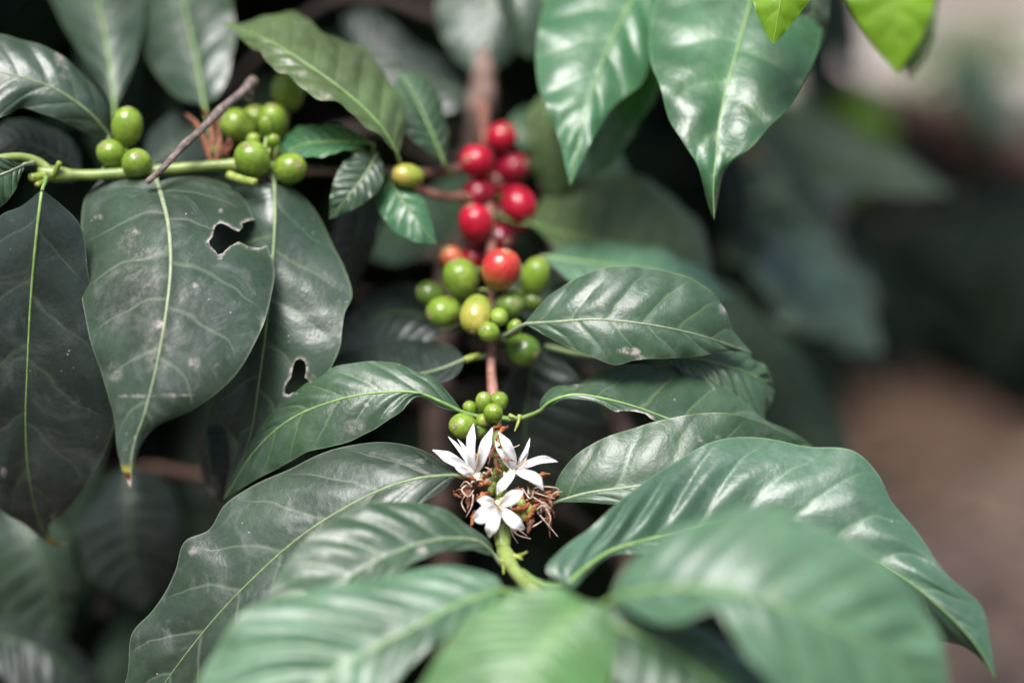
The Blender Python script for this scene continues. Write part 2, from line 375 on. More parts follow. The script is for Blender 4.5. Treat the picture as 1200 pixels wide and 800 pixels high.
LEAF_N = [0]
def leaf(parent, mid, e1, e2, mat, rib='midrib', attach=None, nu=64, nv=13, bulge=0.06, quilt=0.5, wave=0.5, veins=9,
         slope=0.2, hole=(), blots=(), ribr=0.65, label=None, flip=False, pix=True, name='leaf', fl=1.0, tilt=None):
    LEAF_N[0] += 1; seed = LEAF_N[0]
    if pix:
        f = lambda L: [W(p) for p in L]
        e1 = [mid[0]] + list(e1) + [mid[-1]]; e2 = [mid[0]] + list(e2) + [mid[-1]]
        # edge points given without depth take the midrib's depth
        md = np.array([p[2] for p in mid])
        def fill(L):
            n = len(L); return [p if len(p) > 2 else (p[0], p[1], float(np.interp(i / (n - 1), np.linspace(0, 1, len(md)), md))) for i, p in enumerate(L)]
        e1, e2 = fill(e1), fill(e2)
        if fl != 1.0:
            def flat(L):
                n = len(L); out = []
                for i, p in enumerate(L):
                    m0 = float(np.interp(i / (n - 1), np.linspace(0, 1, len(md)), md)); out.append((p[0], p[1], m0 + fl * (p[2] - m0)))
                return out
            e1, e2 = flat(e1), flat(e2)
        if tilt:
            tl = lambda L: [(p[0], p[1], p[2] - tilt[0] * 0.3 * (p[1] - tilt[1])) for p in L]
            mid, e1, e2 = tl(mid), tl(e1), tl(e2)
        mid, e1, e2 = f(mid), f(e1), f(e2)
    V, ph, t, vs, Nn, Mi = loft(mid, e1, e2, nu, nv, bulge, quilt / 1000, wave / 1000, veins, slope, seed, flip)
    nc = 2 * nv + 1
    P = V.reshape(-1, 3).copy()
    idx = np.arange(nu * nc).reshape(nu, nc)
    F = np.stack([idx[:-1, :-1], idx[:-1, 1:], idx[1:, 1:], idx[1:, :-1]], -1).reshape(-1, 4)
    fside = np.repeat((vs[:-1] >= 0)[None, :], nu - 1, 0).reshape(-1)
    scar = np.zeros(len(P))
    if hole or blots:
        pp = proj(P)
        for poly in hole:
            ins = in_poly(pp[:, :2], poly)
            keep = ~ins[F].all(1)
            F = F[keep]; fside = fside[keep]
            used = np.zeros(len(P), bool); used[F.reshape(-1)] = True
            mv = np.where(used & ins)[0]
            if len(mv):
                _, q = poly_near(pp[mv, :2], poly)
                for k, i in enumerate(mv):
                    P[i] = W0((q[k, 0], q[k, 1], pp[i, 2])); pp[i, :2] = q[k]
            dd, _ = poly_near(pp[:, :2], poly)
            scar = np.maximum(scar, np.clip(1.2 - dd / 2.6, 0, 1))
        for bx, by, brx, bry, bs in blots:
            d2 = ((pp[:, 0] - bx) / brx) ** 2 + ((pp[:, 1] - by) / bry) ** 2
            scar = np.maximum(scar, 0.75 * bs * np.clip(1.3 - d2, 0, 1))
    a, b, c_ = P[F[:, 0]], P[F[:, 1]], P[F[:, 3]]
    nrm = np.cross(b - a, c_ - a)
    nn = np.repeat(Nn[:, None, :], nc, 1).reshape(-1, 3)[F[:, 0]]
    if (nrm * nn).sum() < 0:
        F = F[:, ::-1]; rev = True
    else: rev = False
    org = Mi[0]
    o = mk(name, P, F, M[mat], parent, origin=org, label=label)
    me = o.data
    tt = np.repeat(t[:, None], nc, 1).reshape(-1); vv = np.repeat(vs[None, :], nu, 0).reshape(-1)
    pv = ph.reshape(-1)
    lv = F.reshape(-1)
    u1 = me.uv_layers.new(name='UVMap'); u2 = me.uv_layers.new(name='vein')
    u1.data.foreach_set('uv', np.stack([tt[lv], vv[lv] * 0.5 + 0.5], -1).astype(np.float32).ravel())
    # on the midrib each half keeps its own vein phase
    ls = np.repeat(fside, 4); mid_l = np.abs(vv[lv]) < 1e-9
    pl = pv[lv].copy()
    pm = np.repeat(t[:, None] * veins, nc, 1).reshape(-1)
    offv = ph[0, 0] - (0 - slope) * veins
    pl[mid_l & ~ls] = pm[lv][mid_l & ~ls] + offv
    pl[mid_l & ls] = pm[lv][mid_l & ls]
    u2.data.foreach_set('uv', np.stack([pl, np.abs(vv[lv])], -1).astype(np.float32).ravel())
    at = me.attributes.new('scar', 'FLOAT', 'POINT'); at.data.foreach_set('value', scar.astype(np.float32))
    # midrib (with the petiole as its thick lower end)
    C = V[:, nv].copy(); rr = np.linspace(1, 0.14, nu) * ribr
    if attach is not None:
        A0 = W(attach) if pix else attach
        dirn = C[2] - C[0]; dirn /= np.linalg.norm(dirn) + 1e-9
        L = np.linalg.norm(C[0] - A0)
        pet = catmull([A0, (A0 + C[0]) / 2 - dirn * L * 0.06 + np.array([0, 0, -0.06 * L]), C[0]], 8)[:-1]
        C = np.vstack([pet, C]); rr = np.r_[np.linspace(1.35, 1.05, 7) * ribr * 1.1, rr]; NN = np.vstack([np.repeat(Nn[:1], 7, 0), Nn])
    else: NN = Nn
    C = C + NN * (-0.3 * rr / 1000)[:, None]
    st = 1 if nu <= 70 else 2
    sel = np.unique(np.r_[np.arange(0, len(C), st), len(C) - 1])
    tv, tf = tube_geo(C[sel], rr[sel] / 1000, 8)
    mk('midrib', tv, tf, M[rib], o, origin=C[0])
    return o

# ------------------------------------------------------------------ berries
def sphere_geo(nu=28, nv=18, taper=0.06, ribs=0.012):
    V = [(0, 0, 1)]; F = []
    for i in range(1, nv):
        th = math.pi * i / nv
        for j in range(nu):
            ph = 2 * math.pi * j / nu
            r = math.sin(th) ** 0.92 * (1 + ribs * math.cos(2 * ph)) * (1 + taper * math.cos(th))
            V.append((r * math.cos(ph), r * math.sin(ph), math.cos(th)))
    V.append((0, 0, -1))
    for j in range(nu): F.append([0, 1 + j, 1 + (j + 1) % nu])
    for i in range(nv - 2):
        for j in range(nu):
            a = 1 + i * nu; b = a + nu
            F.append([a + j, b + j, b + (j + 1) % nu, a + (j + 1) % nu])
    l = len(V) - 1; a = 1 + (nv - 2) * nu
    for j in range(nu): F.append([l, a + (j + 1) % nu, a + j])
    return np.array(V), F
BV, BF = sphere_geo()
def navel_geo():
    V = [(0, 0, 0.2)]; F = []
    prof = [(0.45, 0.0), (0.8, 0.45), (1.0, 0.3), (1.15, -0.5)]
    n = 12
    for r, z in prof:
        for j in range(n): V.append((r * math.cos(2 * math.pi * j / n), r * math.sin(2 * math.pi * j / n), z))
    for j in range(n): F.append([0, 1 + j, 1 + (j + 1) % n])
    for i in range(3):
        for j in range(n):
            a = 1 + i * n; F.append([a + j, a + n + j, a + n + (j + 1) % n, a + (j + 1) % n])
    return np.array(V), F
NV_, NF_ = navel_geo()

def berry(parent, x, y, rx, ry, d, mat, ax=(0, -0.3, -0.9), stalk=None, label=None, name='coffee_berry'):
    """centre pixel, half sizes in pixels, depth mm; ax = direction of the navel end in camera axes (right, up, away)"""
    c = W((x, y, d)); z = (c - CAM) @ FW
    k = z / 2000
    a = RT * ax[0] + UP * ax[1] + FW * ax[2]; a /= np.linalg.norm(a)
    q = Vector(a).to_track_quat('Z', 'Y').to_matrix()
    Q = np.array(q)
    rs, rl = min(rx, ry) * k, max(rx, ry) * k
    if abs(rx - ry) < 1.5: rs = (rx + ry) / 2 * k; rl = rs * 1.14
    V = (BV * np.array([rs, rs * 0.96, rl])) @ Q.T + c
    me_mat = M[mat]
    o = mk(name, V, BF, me_mat, parent, origin=c, label=label)
    # keep the object's axis along the berry so the skin's gradient runs along it
    Vl = BV * np.array([rs, rs * 0.96, rl])
    o.data.vertices.foreach_set('co', Vl.astype(np.float32).ravel()); o.data.update()
    o.rotation_euler = q.to_euler()
    nvv = NV_ * np.array([rs * 0.22, rs * 0.22, rs * 0.07]) + np.array([0, 0, rl * 0.985])
    nm = bpy.data.meshes.new('navel'); nm.from_pydata(nvv.tolist(), [], NF_); nm.materials.append(M['navel'])
    nm.polygons.foreach_set('use_smooth', np.ones(len(nm.polygons), bool))
    no = bpy.data.objects.new('navel', nm); COL.objects.link(no); no.parent = o
    if stalk is not None:
        A = W(stalk); Bp = c - a * rl * 0.9
        Cc = catmull([A, (A + Bp) / 2 + np.array([0, 0, 0.0008]), Bp], 7)
        tv, tf = tube_geo(Cc, np.linspace(0.7, 0.9, 7) / 1000, 6)
        mk('pedicel', tv, tf, M['green_stem'], parent, origin=A)
    return o

# ================================================================== setting
def ground_mat():
    m = N('soil_and_litter')
    tc = m.node('ShaderNodeTexCoord'); v = tc.outputs['Object']
    a = m.noise(9, 6, 0.65, v); b = m.noise(1.1, 3, 0.5, v); f = m.noise(60, 4, 0.6, v)
    c = m.mix(m.ramp(a, 0.35, 0.65), (0.052, 0.033, 0.026), (0.115, 0.078, 0.064))
    c = m.mix(m.math('MULTIPLY', m.ramp(b, 0.45, 0.7), 0.5), c, (0.19, 0.125, 0.085))
    c = m.mix(m.math('MULTIPLY', m.ramp(f, 0.5, 0.7), 0.5), c, (0.30, 0.25, 0.22))
    p = m.principled(Base_Color=c, Roughness=0.95, Normal=m.bump(m.math('ADD', a, m.math('MULTIPLY', f, 0.4)), 0.8, 0.03))
    return m.done(p.outputs[0])
def grid_sheet(name, x0, x1, y0, y1, nx, ny, zf, mat):
    xs = np.linspace(x0, x1, nx); ys = np.linspace(y0, y1, ny)
    X, Y = np.meshgrid(xs, ys); Z = zf(X, Y)
    V = np.stack([X, Y, Z], -1).reshape(-1, 3); idx = np.arange(nx * ny).reshape(ny, nx)
    F = np.stack([idx[:-1, :-1], idx[:-1, 1:], idx[1:, 1:], idx[1:, :-1]], -1).reshape(-1, 4)
    return mk(name, V, F, mat, None, origin=np.zeros(3))
def gz(X, Y):
    return 0.03 * np.sin(X * 2.1 + 0.5) * np.cos(Y * 1.7) + 0.02 * np.sin(X * 5.3 + Y * 4.1) + 0.012 * np.sin(X * 11 - Y * 9)
g = grid_sheet('ground', -30, 30, -20, 60, 241, 321, gz, ground_mat()); g['kind'] = 'structure'; g['label'] = 'brown soil strewn with dry leaf litter under the coffee plants'
path_m = plain('pale_earth', (0.13, 0.105, 0.075), (0.50, 0.43, 0.39), 0.95, 1.3, bump=0.6, dist=0.02)
xs = np.linspace(0.8, 9, 45); V = []; F = []
for i, x in enumerate(xs):
    for j in range(9):
        y = 5.4 + 0.07 * x + 6.4 * j / 8 + 0.25 * math.sin(x * 1.3 + j)
        V.append((x, y, float(gz(np.array(x), np.array(y))) + 0.02))
for i in range(44):
    for j in range(8):
        a = i * 9 + j; F.append([a, a + 9, a + 10, a + 1])
pth = mk('path', V, F, path_m, None, origin=np.zeros(3)); pth['kind'] = 'structure'; pth['label'] = 'pale dry earth path far behind the bushes'

# dry leaf litter
lit = []; lf = []
for k in range(1500):
    y = rng.uniform(1.6, 6.0); x = rng.uniform(-0.5, 0.32 * y + 0.6)
    z = float(gz(np.array(x), np.array(y))) + 0.012
    L = rng.uniform(0.03, 0.075); wd = L * rng.uniform(0.16, 0.26); th = rng.uniform(0, 6.28); cu = rng.uniform(0.1, 0.5)
    d = np.array([math.cos(th), math.sin(th), 0]); s = np.array([-math.sin(th), math.cos(th), 0]); tl = rng.normal(0, 0.25)
    b0 = len(lit)
    for i in range(5):
        u = i / 4 - 0.5; ww = wd * math.sin(math.pi * (0.06 + 0.88 * i / 4)) ** 0.8; h = cu * L * (0.25 - u * u)
        for q in (-1, 0, 1):
            lit.append(np.array([x, y, z]) + d * L * u * 2 + s * ww * q * 1.6 + np.array([0, 0, h + abs(q) * ww * 0.5 + tl * u * L]))
    for i in range(4):
        for q in range(2):
            a = b0 + i * 3 + q; lf.append([a, a + 1, a + 4, a + 3])
lm = plain('dry_leaf', (0.10, 0.06, 0.04), (0.25, 0.18, 0.14), 0.75, 14, lo=0.4, hi=0.6)
ll = mk('leaf_litter', lit, lf, lm, None, origin=np.zeros(3)); ll['kind'] = 'stuff'; ll['label'] = 'dry brown fallen leaves scattered over the soil'

# heap of rusty soil under the dark bush
mp_ = plain('rusty_soil', (0.065, 0.038, 0.025), (0.13, 0.078, 0.05), 0.95, 16, bump=1.0, dist=0.02)
hc = W((1058, 480, 1650)); V = []; F = []; nn = 28
for i in range(12):
    r = i / 11
    for j in range(nn):
        a = 2 * math.pi * j / nn; rad = r * (0.30 + 0.05 * math.sin(3 * a + 1) + 0.03 * math.sin(7 * a))
        V.append((hc[0] + rad * math.cos(a), hc[1] + rad * math.sin(a), max(0.0, 0.15 * (1 - r) ** 0.9 + 0.02 * math.sin(9 * a + 5 * r)) - 0.02 - 0.05 * r))
for i in range(11):
    for j in range(nn): F.append([i * nn + j, i * nn + (j + 1) % nn, (i + 1) * nn + (j + 1) % nn, (i + 1) * nn + j])
hp = mk('soil_mound', V, F, mp_, None, origin=np.array([hc[0], hc[1], 0])); hp['label'] = 'blurred rusty orange mound of soil at the foot of the dark bush'; hp['category'] = 'soil mound'

# ================================================================== fruiting branch (towards the viewer)
main = thing('coffee_branch', 'fruiting coffee branch with red cherries, green berries and white flowers pointing at viewer', 'coffee branch', W((575, 200, 75)))
B = main
tube('stem', [(566, 120, 104), (570, 200, 78), (576, 300, 52), (576, 400, 34), (576, 440, 28), (580, 482, 18)], 2.1, 1.7, M['red_stem'], B, n=50, seg=12, knots=((0.62, 0.8, 0.03), (0.95, 0.5, 0.03)))
tube('stem', [(580, 482, 18), (584, 520, 9), (586, 560, 3), (589, 610, -5), (590, 645, -13)], 1.8, 2.3, M['green_stem'], B, n=40, seg=12, knots=((0.9, 0.5, 0.08),), label='green middle piece of the stem among the flowers')
tube('stem', [(590, 645, -13), (603, 668, -26), (628, 695, -50), (655, 722, -75), (672, 735, -92)], 2.2, 2.2, M['pale_stem'], B, n=40, seg=12, knots=((0.05, 0.8, 0.06), (0.45, 0.5, 0.06)), label='pale green young tip of the stem')
# stipules and bud nubs at the node
for p, q, r0 in (((606, 652, -20), (618, 646, -22), 0.9), ((600, 650, -20), (612, 655, -24), 1.0), ((588, 655, -20), (590, 672, -24), 0.8), ((609, 486, 12), (603, 505, 8), 0.8), ((597, 487, 12), (606, 490, 10), 1.0)):
    tube('stipule', [p, ((p[0] + q[0]) / 2 + 1, (p[1] + q[1]) / 2, p[2] - 1), q], r0, 0.25, M['bud'], B, n=8)
tube('bud', [(562, 417, 32), (552, 419, 29), (545, 422, 28)], 1.2, 1.5, M['bud'], B, n=8, label='yellowish bud on the reddish stem')

# red cherries
R_ = 'coffee_berry'
ax0 = (-0.2, -0.2, -0.9)
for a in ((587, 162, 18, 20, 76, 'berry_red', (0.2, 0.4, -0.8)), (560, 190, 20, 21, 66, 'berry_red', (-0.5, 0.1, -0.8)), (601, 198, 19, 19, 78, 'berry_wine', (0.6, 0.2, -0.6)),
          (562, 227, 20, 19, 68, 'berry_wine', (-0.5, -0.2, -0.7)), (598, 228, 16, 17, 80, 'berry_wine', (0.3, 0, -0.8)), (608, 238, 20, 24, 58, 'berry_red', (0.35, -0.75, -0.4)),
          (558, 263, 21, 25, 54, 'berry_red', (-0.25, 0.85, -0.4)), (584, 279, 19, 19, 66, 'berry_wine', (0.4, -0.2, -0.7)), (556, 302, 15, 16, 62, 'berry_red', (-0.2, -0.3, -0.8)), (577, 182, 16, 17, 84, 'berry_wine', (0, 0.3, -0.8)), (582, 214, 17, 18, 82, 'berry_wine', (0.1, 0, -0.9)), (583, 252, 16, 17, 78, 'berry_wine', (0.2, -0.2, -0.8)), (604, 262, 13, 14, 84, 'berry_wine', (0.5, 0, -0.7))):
    berry(B, a[0], a[1], a[2], a[3], a[4], a[5], a[6], stalk=(576 - (a[1] - 200) * 0.02, a[1] + 6, a[4] + 10 + (78 - a[4]) * 0.3), label='dark wine red cherry' if a[5] == 'berry_wine' else 'glossy ripe red cherry', name='coffee_cherry')
berry(B, 587, 316, 24, 26, 34, 'berry_blush', (0.25, 0.85, -0.5), (577, 330, 48), 'cherry turning from orange to red', 'coffee_cherry')
berry(B, 530, 305, 15, 18, 54, 'berry_orange', (-0.3, 0.7, -0.5), (572, 318, 58), 'half ripe orange cherry behind a green one', 'coffee_cherry')
for a in ((540, 326, 22, 24, 40, 'berry_green', (-0.3, 0.85, -0.45)), (505, 344, 18, 16, 46, 'berry_dull', (-0.9, 0.3, -0.4)), (520, 365, 19, 19, 38, 'berry_green', (-0.7, -0.2, -0.6)),
          (627, 325, 18, 25, 46, 'berry_green', (0.25, 0.9, -0.3)), (596, 359, 17, 18, 38, 'berry_dull', (0.4, 0.2, -0.8)), (622, 353, 13, 14, 48, 'berry_dull', (0.5, 0.1, -0.7)),
          (612, 410, 20, 20, 36, 'berry_dull', (0.7, -0.3, -0.6)), (585, 371, 10, 11, 26, 'berry_green', (0.1, -0.6, -0.7)), (573, 389, 13, 12, 24, 'berry_green', (-0.4, 0.3, -0.8)),
          (603, 384, 9, 11, 26, 'berry_green', (0.4, 0.7, -0.6))):
    berry(B, *a, stalk=(577, min(max(a[1] + 12, 340), 398), 40), label='small unripe green berry' if a[2] < 14 else None)
berry(B, 558, 368, 19, 25, 28, 'berry_yellow', (-0.15, -0.9, -0.45), (575, 372, 40), 'yellow berry ripening between green ones')
for a in ((567, 471, 10, 13, 12, 'berry_green', (0.0, 0.85, -0.5)), (551, 478, 8, 9, 15, 'berry_green', (-0.5, 0.6, -0.6)), (543, 499, 16, 16, 8, 'berry_green', (-0.55, 0.05, -0.85)),
          (578, 484, 11, 12, 8, 'berry_green', (0.0, 0.6, -0.8)), (584, 471, 11, 12, 18, 'berry_green', (0.3, 0.7, -0.5)), (560, 503, 11, 12, 14, 'berry_dull', (0.1, -0.3, -0.8)), (566, 492, 8, 9, 12, 'berry_green', (0.1, -0.3, -0.9))):
    berry(B, *a, stalk=(581, 486, 17), label='green berry with brown navel above the flowers' if a[0] == 543 else None)

# leaves of the fruiting branch -------------------------------------------------
LK = leaf(B, [(614, 379, 14), (650, 377, 8), (700, 374, 4), (760, 380, 4), (810, 390, 8), (850, 402, 16), (882, 414, 24)],
     [(635, 355, 24), (665, 331, 34), (700, 316, 40), (740, 311, 42), (790, 320, 40), (828, 336, 36), (848, 360, 30), (860, 388, 28)],
     [(635, 391, 8), (660, 404, 3), (690, 417, 0), (722, 427, -3), (745, 422, -2), (780, 420, -2), (820, 417, 4), (852, 411, 14)], 'mid', 'midrib_pale', attach=(580, 396, 34), nu=90, nv=20, bulge=0.08, quilt=0.4, veins=7,
     hole=[[(729, 411), (733, 409), (738, 411), (737, 414), (731, 414)]], blots=[(744, 412, 7, 5, 1), (751, 421, 5, 5, 1), (726, 412, 4, 3, .7), (846, 362, 4, 6, .9), (705, 359, 3, 3, .8)], fl=0.25, label='broad leaf with pale midrib and chewed lower edge right of the berries')
leaf(B, [(775, 414, 22), (815, 420, 24), (850, 428, 26), (885, 440, 30), (908, 458, 36)], [(800, 400, 40), (850, 405, 44), (885, 418, 42), (902, 440, 38)],
     [(800, 440, 14), (835, 462, 14), (865, 482, 18), (893, 492, 24)], 'mid', attach=(640, 405, 45), bulge=0.05, quilt=0.9, fl=0.4, wave=1.5)
leaf(B, [(632, 482, 8), (645, 470, 4), (672, 462, 2), (710, 467, 2), (750, 478, 4), (800, 496, 8), (870, 512, 16), (954, 524, 30)],
     [(634, 468, 14), (648, 454, 20), (676, 448, 28), (710, 432, 36), (755, 428, 40), (805, 432, 40), (855, 458, 38), (895, 490, 34), (932, 508, 32)],
     [(645, 476, 6), (662, 468, -1), (690, 470, -4), (722, 481, -5), (762, 490, -4), (800, 515, 2), (880, 535, 10)], 'mid', 'midrib_green', attach=(582, 489, 17), nu=110, nv=22, quilt=0.4, veins=7,
     hole=[[(716, 484), (730, 481), (745, 482), (757, 485), (764, 492), (762, 500), (735, 500), (722, 492)]], blots=[(674, 452, 3, 5, .9), (762, 489, 5, 6, .8)], fl=0.5, label='twisted leaf with a brown notch eaten out of its lower edge')
leaf(B, [(650, 588, -4), (690, 577, -8), (735, 571, -10), (800, 560, -10), (870, 548, 4), (950, 545, 22)],
     [(653, 562, 8), (678, 530, 18), (722, 508, 26), (780, 491, 30), (842, 483, 32), (900, 497, 34), (940, 522, 30)],
     [(680, 588, -12), (715, 590, -18), (765, 592, -22), (830, 595, -14), (910, 580, 8)], 'mid', 'midrib_pale', attach=(592, 600, -2), nu=90, nv=20, quilt=0.35, veins=6,
     blots=[(821, 514, 3, 2.4, 1), (829, 521, 5, 1.4, .9), (840, 512, 3, 3, .7)], fl=0.22, label='smooth grey green leaf just right of the flowers')
leaf(B, [(664, 684, -46), (690, 662, -40), (716, 645, -34), (785, 625, -24), (860, 608, -18), (950, 622, -20), (1035, 661, -24), (1095, 705, -29), (1145, 757, -33), (1168, 799, -32)],
     [(640, 668, -44), (662, 640, -38), (692, 618, -32), (740, 575, -21), (808, 531, -8), (870, 511, -3), (950, 522, -5), (1002, 531, -6), (1030, 556, -9), (1044, 585, -13), (1070, 617, -17), (1114, 676, -24), (1150, 710, -26), (1159, 745, -30)],
     [(672, 688, -46), (690, 672, -40), (717, 651, -34), (785, 655, -34), (850, 690, -36), (950, 715, -38), (1030, 728, -24), (1080, 745, -14), (1128, 758, -20), (1152, 775, -26)], 'ripple', 'midrib_green', attach=(612, 668, -28), nu=120, nv=24, quilt=1.15, wave=1.0, veins=11, bulge=0.08,
     blots=[(1043, 540, 3, 3, .8)], label='long leaf whose glossy far end curls down to a hooked tip')
leaf(B, [(715, 702, -92), (750, 692, -100), (800, 688, -106), (850, 692, -110), (920, 711, -112), (990, 740, -110), (1050, 775, -106), (1112, 838, -98)],
     [(722, 680, -88), (748, 650, -84), (800, 616, -80), (880, 594, -76), (950, 611, -76), (1025, 652, -80), (1075, 702, -86), (1102, 748, -92), (1110, 790, -96)],
     [(735, 714, -100), (765, 728, -112), (800, 731, -120), (838, 712, -124), (858, 742, -128), (888, 785, -130), (950, 840, -126), (1040, 870, -112)], 'young', 'midrib_green', attach=(668, 728, -88), quilt=1.2, wave=0.8, veins=10,
     fl=0.5, label='large blurred leaf nearest the viewer at lower right')
leaf(B, [(700, 722, -92), (740, 740, -94), (790, 765, -96), (850, 810, -98), (900, 860, -100)], [(730, 705, -90), (780, 712, -86), (830, 740, -84), (880, 775, -84), (915, 810, -90)],
     [(705, 760, -100), (730, 810, -106), (790, 870, -110)], 'mid', 'midrib_green', attach=(672, 735, -92), quilt=1.1, wave=0.6)
leaf(B, [(682, 704, -96), (662, 726, -102), (640, 756, -108), (618, 795, -112), (596, 850, -116), (580, 900, -118)],
     [(655, 686, -92), (610, 692, -90), (570, 706, -92), (535, 738, -96), (504, 784, -100), (480, 840, -106), (510, 900, -112)],
     [(712, 712, -96), (722, 740, -98), (718, 785, -104), (700, 840, -110), (650, 900, -116)], 'fresh', 'midrib_green', attach=(672, 735, -92), quilt=1.3, veins=10, fl=0.6, label='bright green blurred leaf hanging at the bottom centre')
leaf(B, [(588, 690, -62), (565, 697, -66), (535, 708, -70), (480, 737, -76), (420, 768, -80), (365, 805, -84), (310, 860, -88)],
     [(584, 678, -56), (560, 667, -52), (530, 663, -50), (480, 668, -52), (420, 680, -56), (350, 694, -60), (292, 712, -66), (258, 752, -72), (232, 805, -78), (250, 860, -84)],
     [(575, 708, -68), (548, 730, -78), (510, 755, -86), (475, 785, -92), (440, 830, -96), (380, 870, -94)], 'young', 'midrib_green', attach=(630, 697, -54), quilt=1.0, wave=0.7, veins=9, fl=0.5, label='large blurred leaf at the lower left of the stem tip')
leaf(B, [(580, 650, -20), (562, 634, -26), (530, 630, -33), (500, 634, -38), (450, 652, -44), (400, 682, -48), (350, 720, -50), (300, 770, -52)],
     [(573, 634, -20), (545, 612, -20), (505, 591, -22), (472, 587, -24), (430, 590, -26), (390, 609, -30), (350, 640, -36), (324, 678, -42), (300, 730, -48)],
     [(572, 650, -24), (552, 644, -32), (524, 645, -42), (482, 660, -50), (440, 690, -56), (400, 730, -58), (350, 770, -56)], 'mid', 'midrib_pale', attach=(590, 662, -18), nu=80, nv=16, quilt=0.7, blots=[(395, 632, 6, 5, .8), (381, 649, 5, 5, .8), (397, 601, 6, 4, .8), (494, 644, 7, 5, .7)], fl=0.5, label='half blurred leaf left of the flowers with shaded underside at its base')
leaf(B, [(536, 556, 0), (515, 557, -2), (490, 560, -4), (450, 572, -6), (400, 597, -8), (350, 630, -10), (300, 674, -12), (250, 726, -14), (195, 797, -16), (150, 870, -16)],
     [(522, 544, 10), (492, 525, 18), (455, 518, 22), (420, 520, 24), (370, 535, 24), (335, 551, 22), (292, 570, 20), (264, 590, 18), (246, 620, 14), (217, 634, 12), (206, 668, 8), (178, 715, 4), (154, 742, 0), (150, 790, -4), (130, 850, -10)],
     [(520, 572, -6), (492, 590, -14), (445, 620, -22), (385, 685, -28), (330, 745, -30), (280, 805, -28), (215, 870, -22)], 'dusty', 'midrib', attach=(586, 560, 3), nu=130, nv=26, quilt=0.4, wave=0.6, veins=8,
     blots=[(226, 645, 5, 6, .5), (480, 572, 5, 6, .6), (492, 540, 4, 3, .6)], fl=0.62, tilt=(-0.28, 640), label='longest dusty leaf running from the flowers to lower left')
leaf(B, [(543, 483, 10), (518, 471, 6), (490, 460, 4), (440, 460, 4), (390, 470, 6), (340, 491, 10), (300, 526, 14), (262, 585, 20)],
     [(527, 462, 16), (506, 442, 22), (490, 436, 24), (460, 424, 28), (420, 425, 30), (388, 432, 30), (350, 455, 28), (310, 495, 24), (285, 535, 22)],
     [(520, 479, 6), (490, 464, 0), (468, 484, -4), (440, 502, -5), (400, 520, -4), (360, 530, 0), (335, 543, 4), (295, 565, 12)], 'mid', 'midrib_green', attach=(577, 486, 17), nu=90, nv=18, quilt=0.6, veins=8, blots=[(429, 474, 3, 2, 1), (415, 500, 12, 9, .45)], fl=0.3, label='leaf above the longest one with its base bent to a spout')
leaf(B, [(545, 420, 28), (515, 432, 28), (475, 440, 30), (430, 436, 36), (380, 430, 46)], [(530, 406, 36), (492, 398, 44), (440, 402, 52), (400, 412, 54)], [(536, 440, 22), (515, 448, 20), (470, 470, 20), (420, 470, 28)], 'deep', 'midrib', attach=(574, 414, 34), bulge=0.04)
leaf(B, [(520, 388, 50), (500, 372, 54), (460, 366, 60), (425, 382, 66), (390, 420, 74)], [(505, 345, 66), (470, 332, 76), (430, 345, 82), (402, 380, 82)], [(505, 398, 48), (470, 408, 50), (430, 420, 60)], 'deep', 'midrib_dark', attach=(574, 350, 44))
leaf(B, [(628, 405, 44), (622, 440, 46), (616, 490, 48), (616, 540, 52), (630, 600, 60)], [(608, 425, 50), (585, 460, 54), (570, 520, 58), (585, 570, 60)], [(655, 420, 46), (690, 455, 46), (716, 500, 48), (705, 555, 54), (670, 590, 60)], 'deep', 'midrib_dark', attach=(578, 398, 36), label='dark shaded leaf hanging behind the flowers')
leaf(B, [(622, 262, 74), (650, 270, 76), (690, 282, 78), (740, 296, 84), (790, 310, 92), (838, 330, 104)], [(640, 228, 92), (690, 206, 104), (740, 206, 112), (790, 232, 116), (822, 270, 114)], [(650, 288, 66), (700, 312, 64), (750, 330, 68), (800, 340, 84)], 'olive', 'midrib_green', attach=(580, 250, 70), quilt=0.7, fl=0.6, tilt=(0.2, 270), wave=0.9)
leaf(B, [(636, 300, 58), (680, 306, 56), (730, 312, 58), (790, 322, 64), (862, 350, 78)], [(670, 288, 72), (720, 283, 80), (775, 292, 84), (830, 320, 84)], [(670, 330, 48), (720, 340, 46), (790, 352, 54)], 'young', 'midrib_green', attach=(580, 330, 50), quilt=0.8, fl=0.7, tilt=(0.2, 320), wave=0.8)

leaf(B, [(590, 205, 95), (560, 225, 98), (520, 250, 104), (470, 270, 112), (430, 300, 122)], [(560, 200, 106), (515, 215, 114), (460, 245, 122)], [(560, 250, 92), (515, 285, 96), (465, 310, 108)], 'dark', 'midrib_dark', attach=(575, 195, 82))
leaf(B, [(588, 150, 100), (620, 150, 102), (660, 165, 108), (700, 190, 116), (745, 220, 126)], [(615, 125, 110), (665, 130, 118), (715, 165, 126)], [(615, 175, 96), (655, 200, 100), (705, 222, 114)], 'mid', 'midrib_dark', attach=(574, 160, 92), fl=0.6)
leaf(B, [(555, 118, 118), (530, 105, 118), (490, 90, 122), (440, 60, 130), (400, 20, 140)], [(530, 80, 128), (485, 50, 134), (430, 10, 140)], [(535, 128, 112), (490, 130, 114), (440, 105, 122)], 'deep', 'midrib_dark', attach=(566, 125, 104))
leaf(B, [(590, 330, 60), (620, 342, 60), (660, 362, 64), (700, 395, 72), (730, 440, 84)], [(625, 320, 68), (680, 335, 74), (725, 385, 82)], [(605, 360, 56), (640, 395, 58), (690, 430, 70)], 'deep', 'midrib_dark', attach=(577, 325, 50))

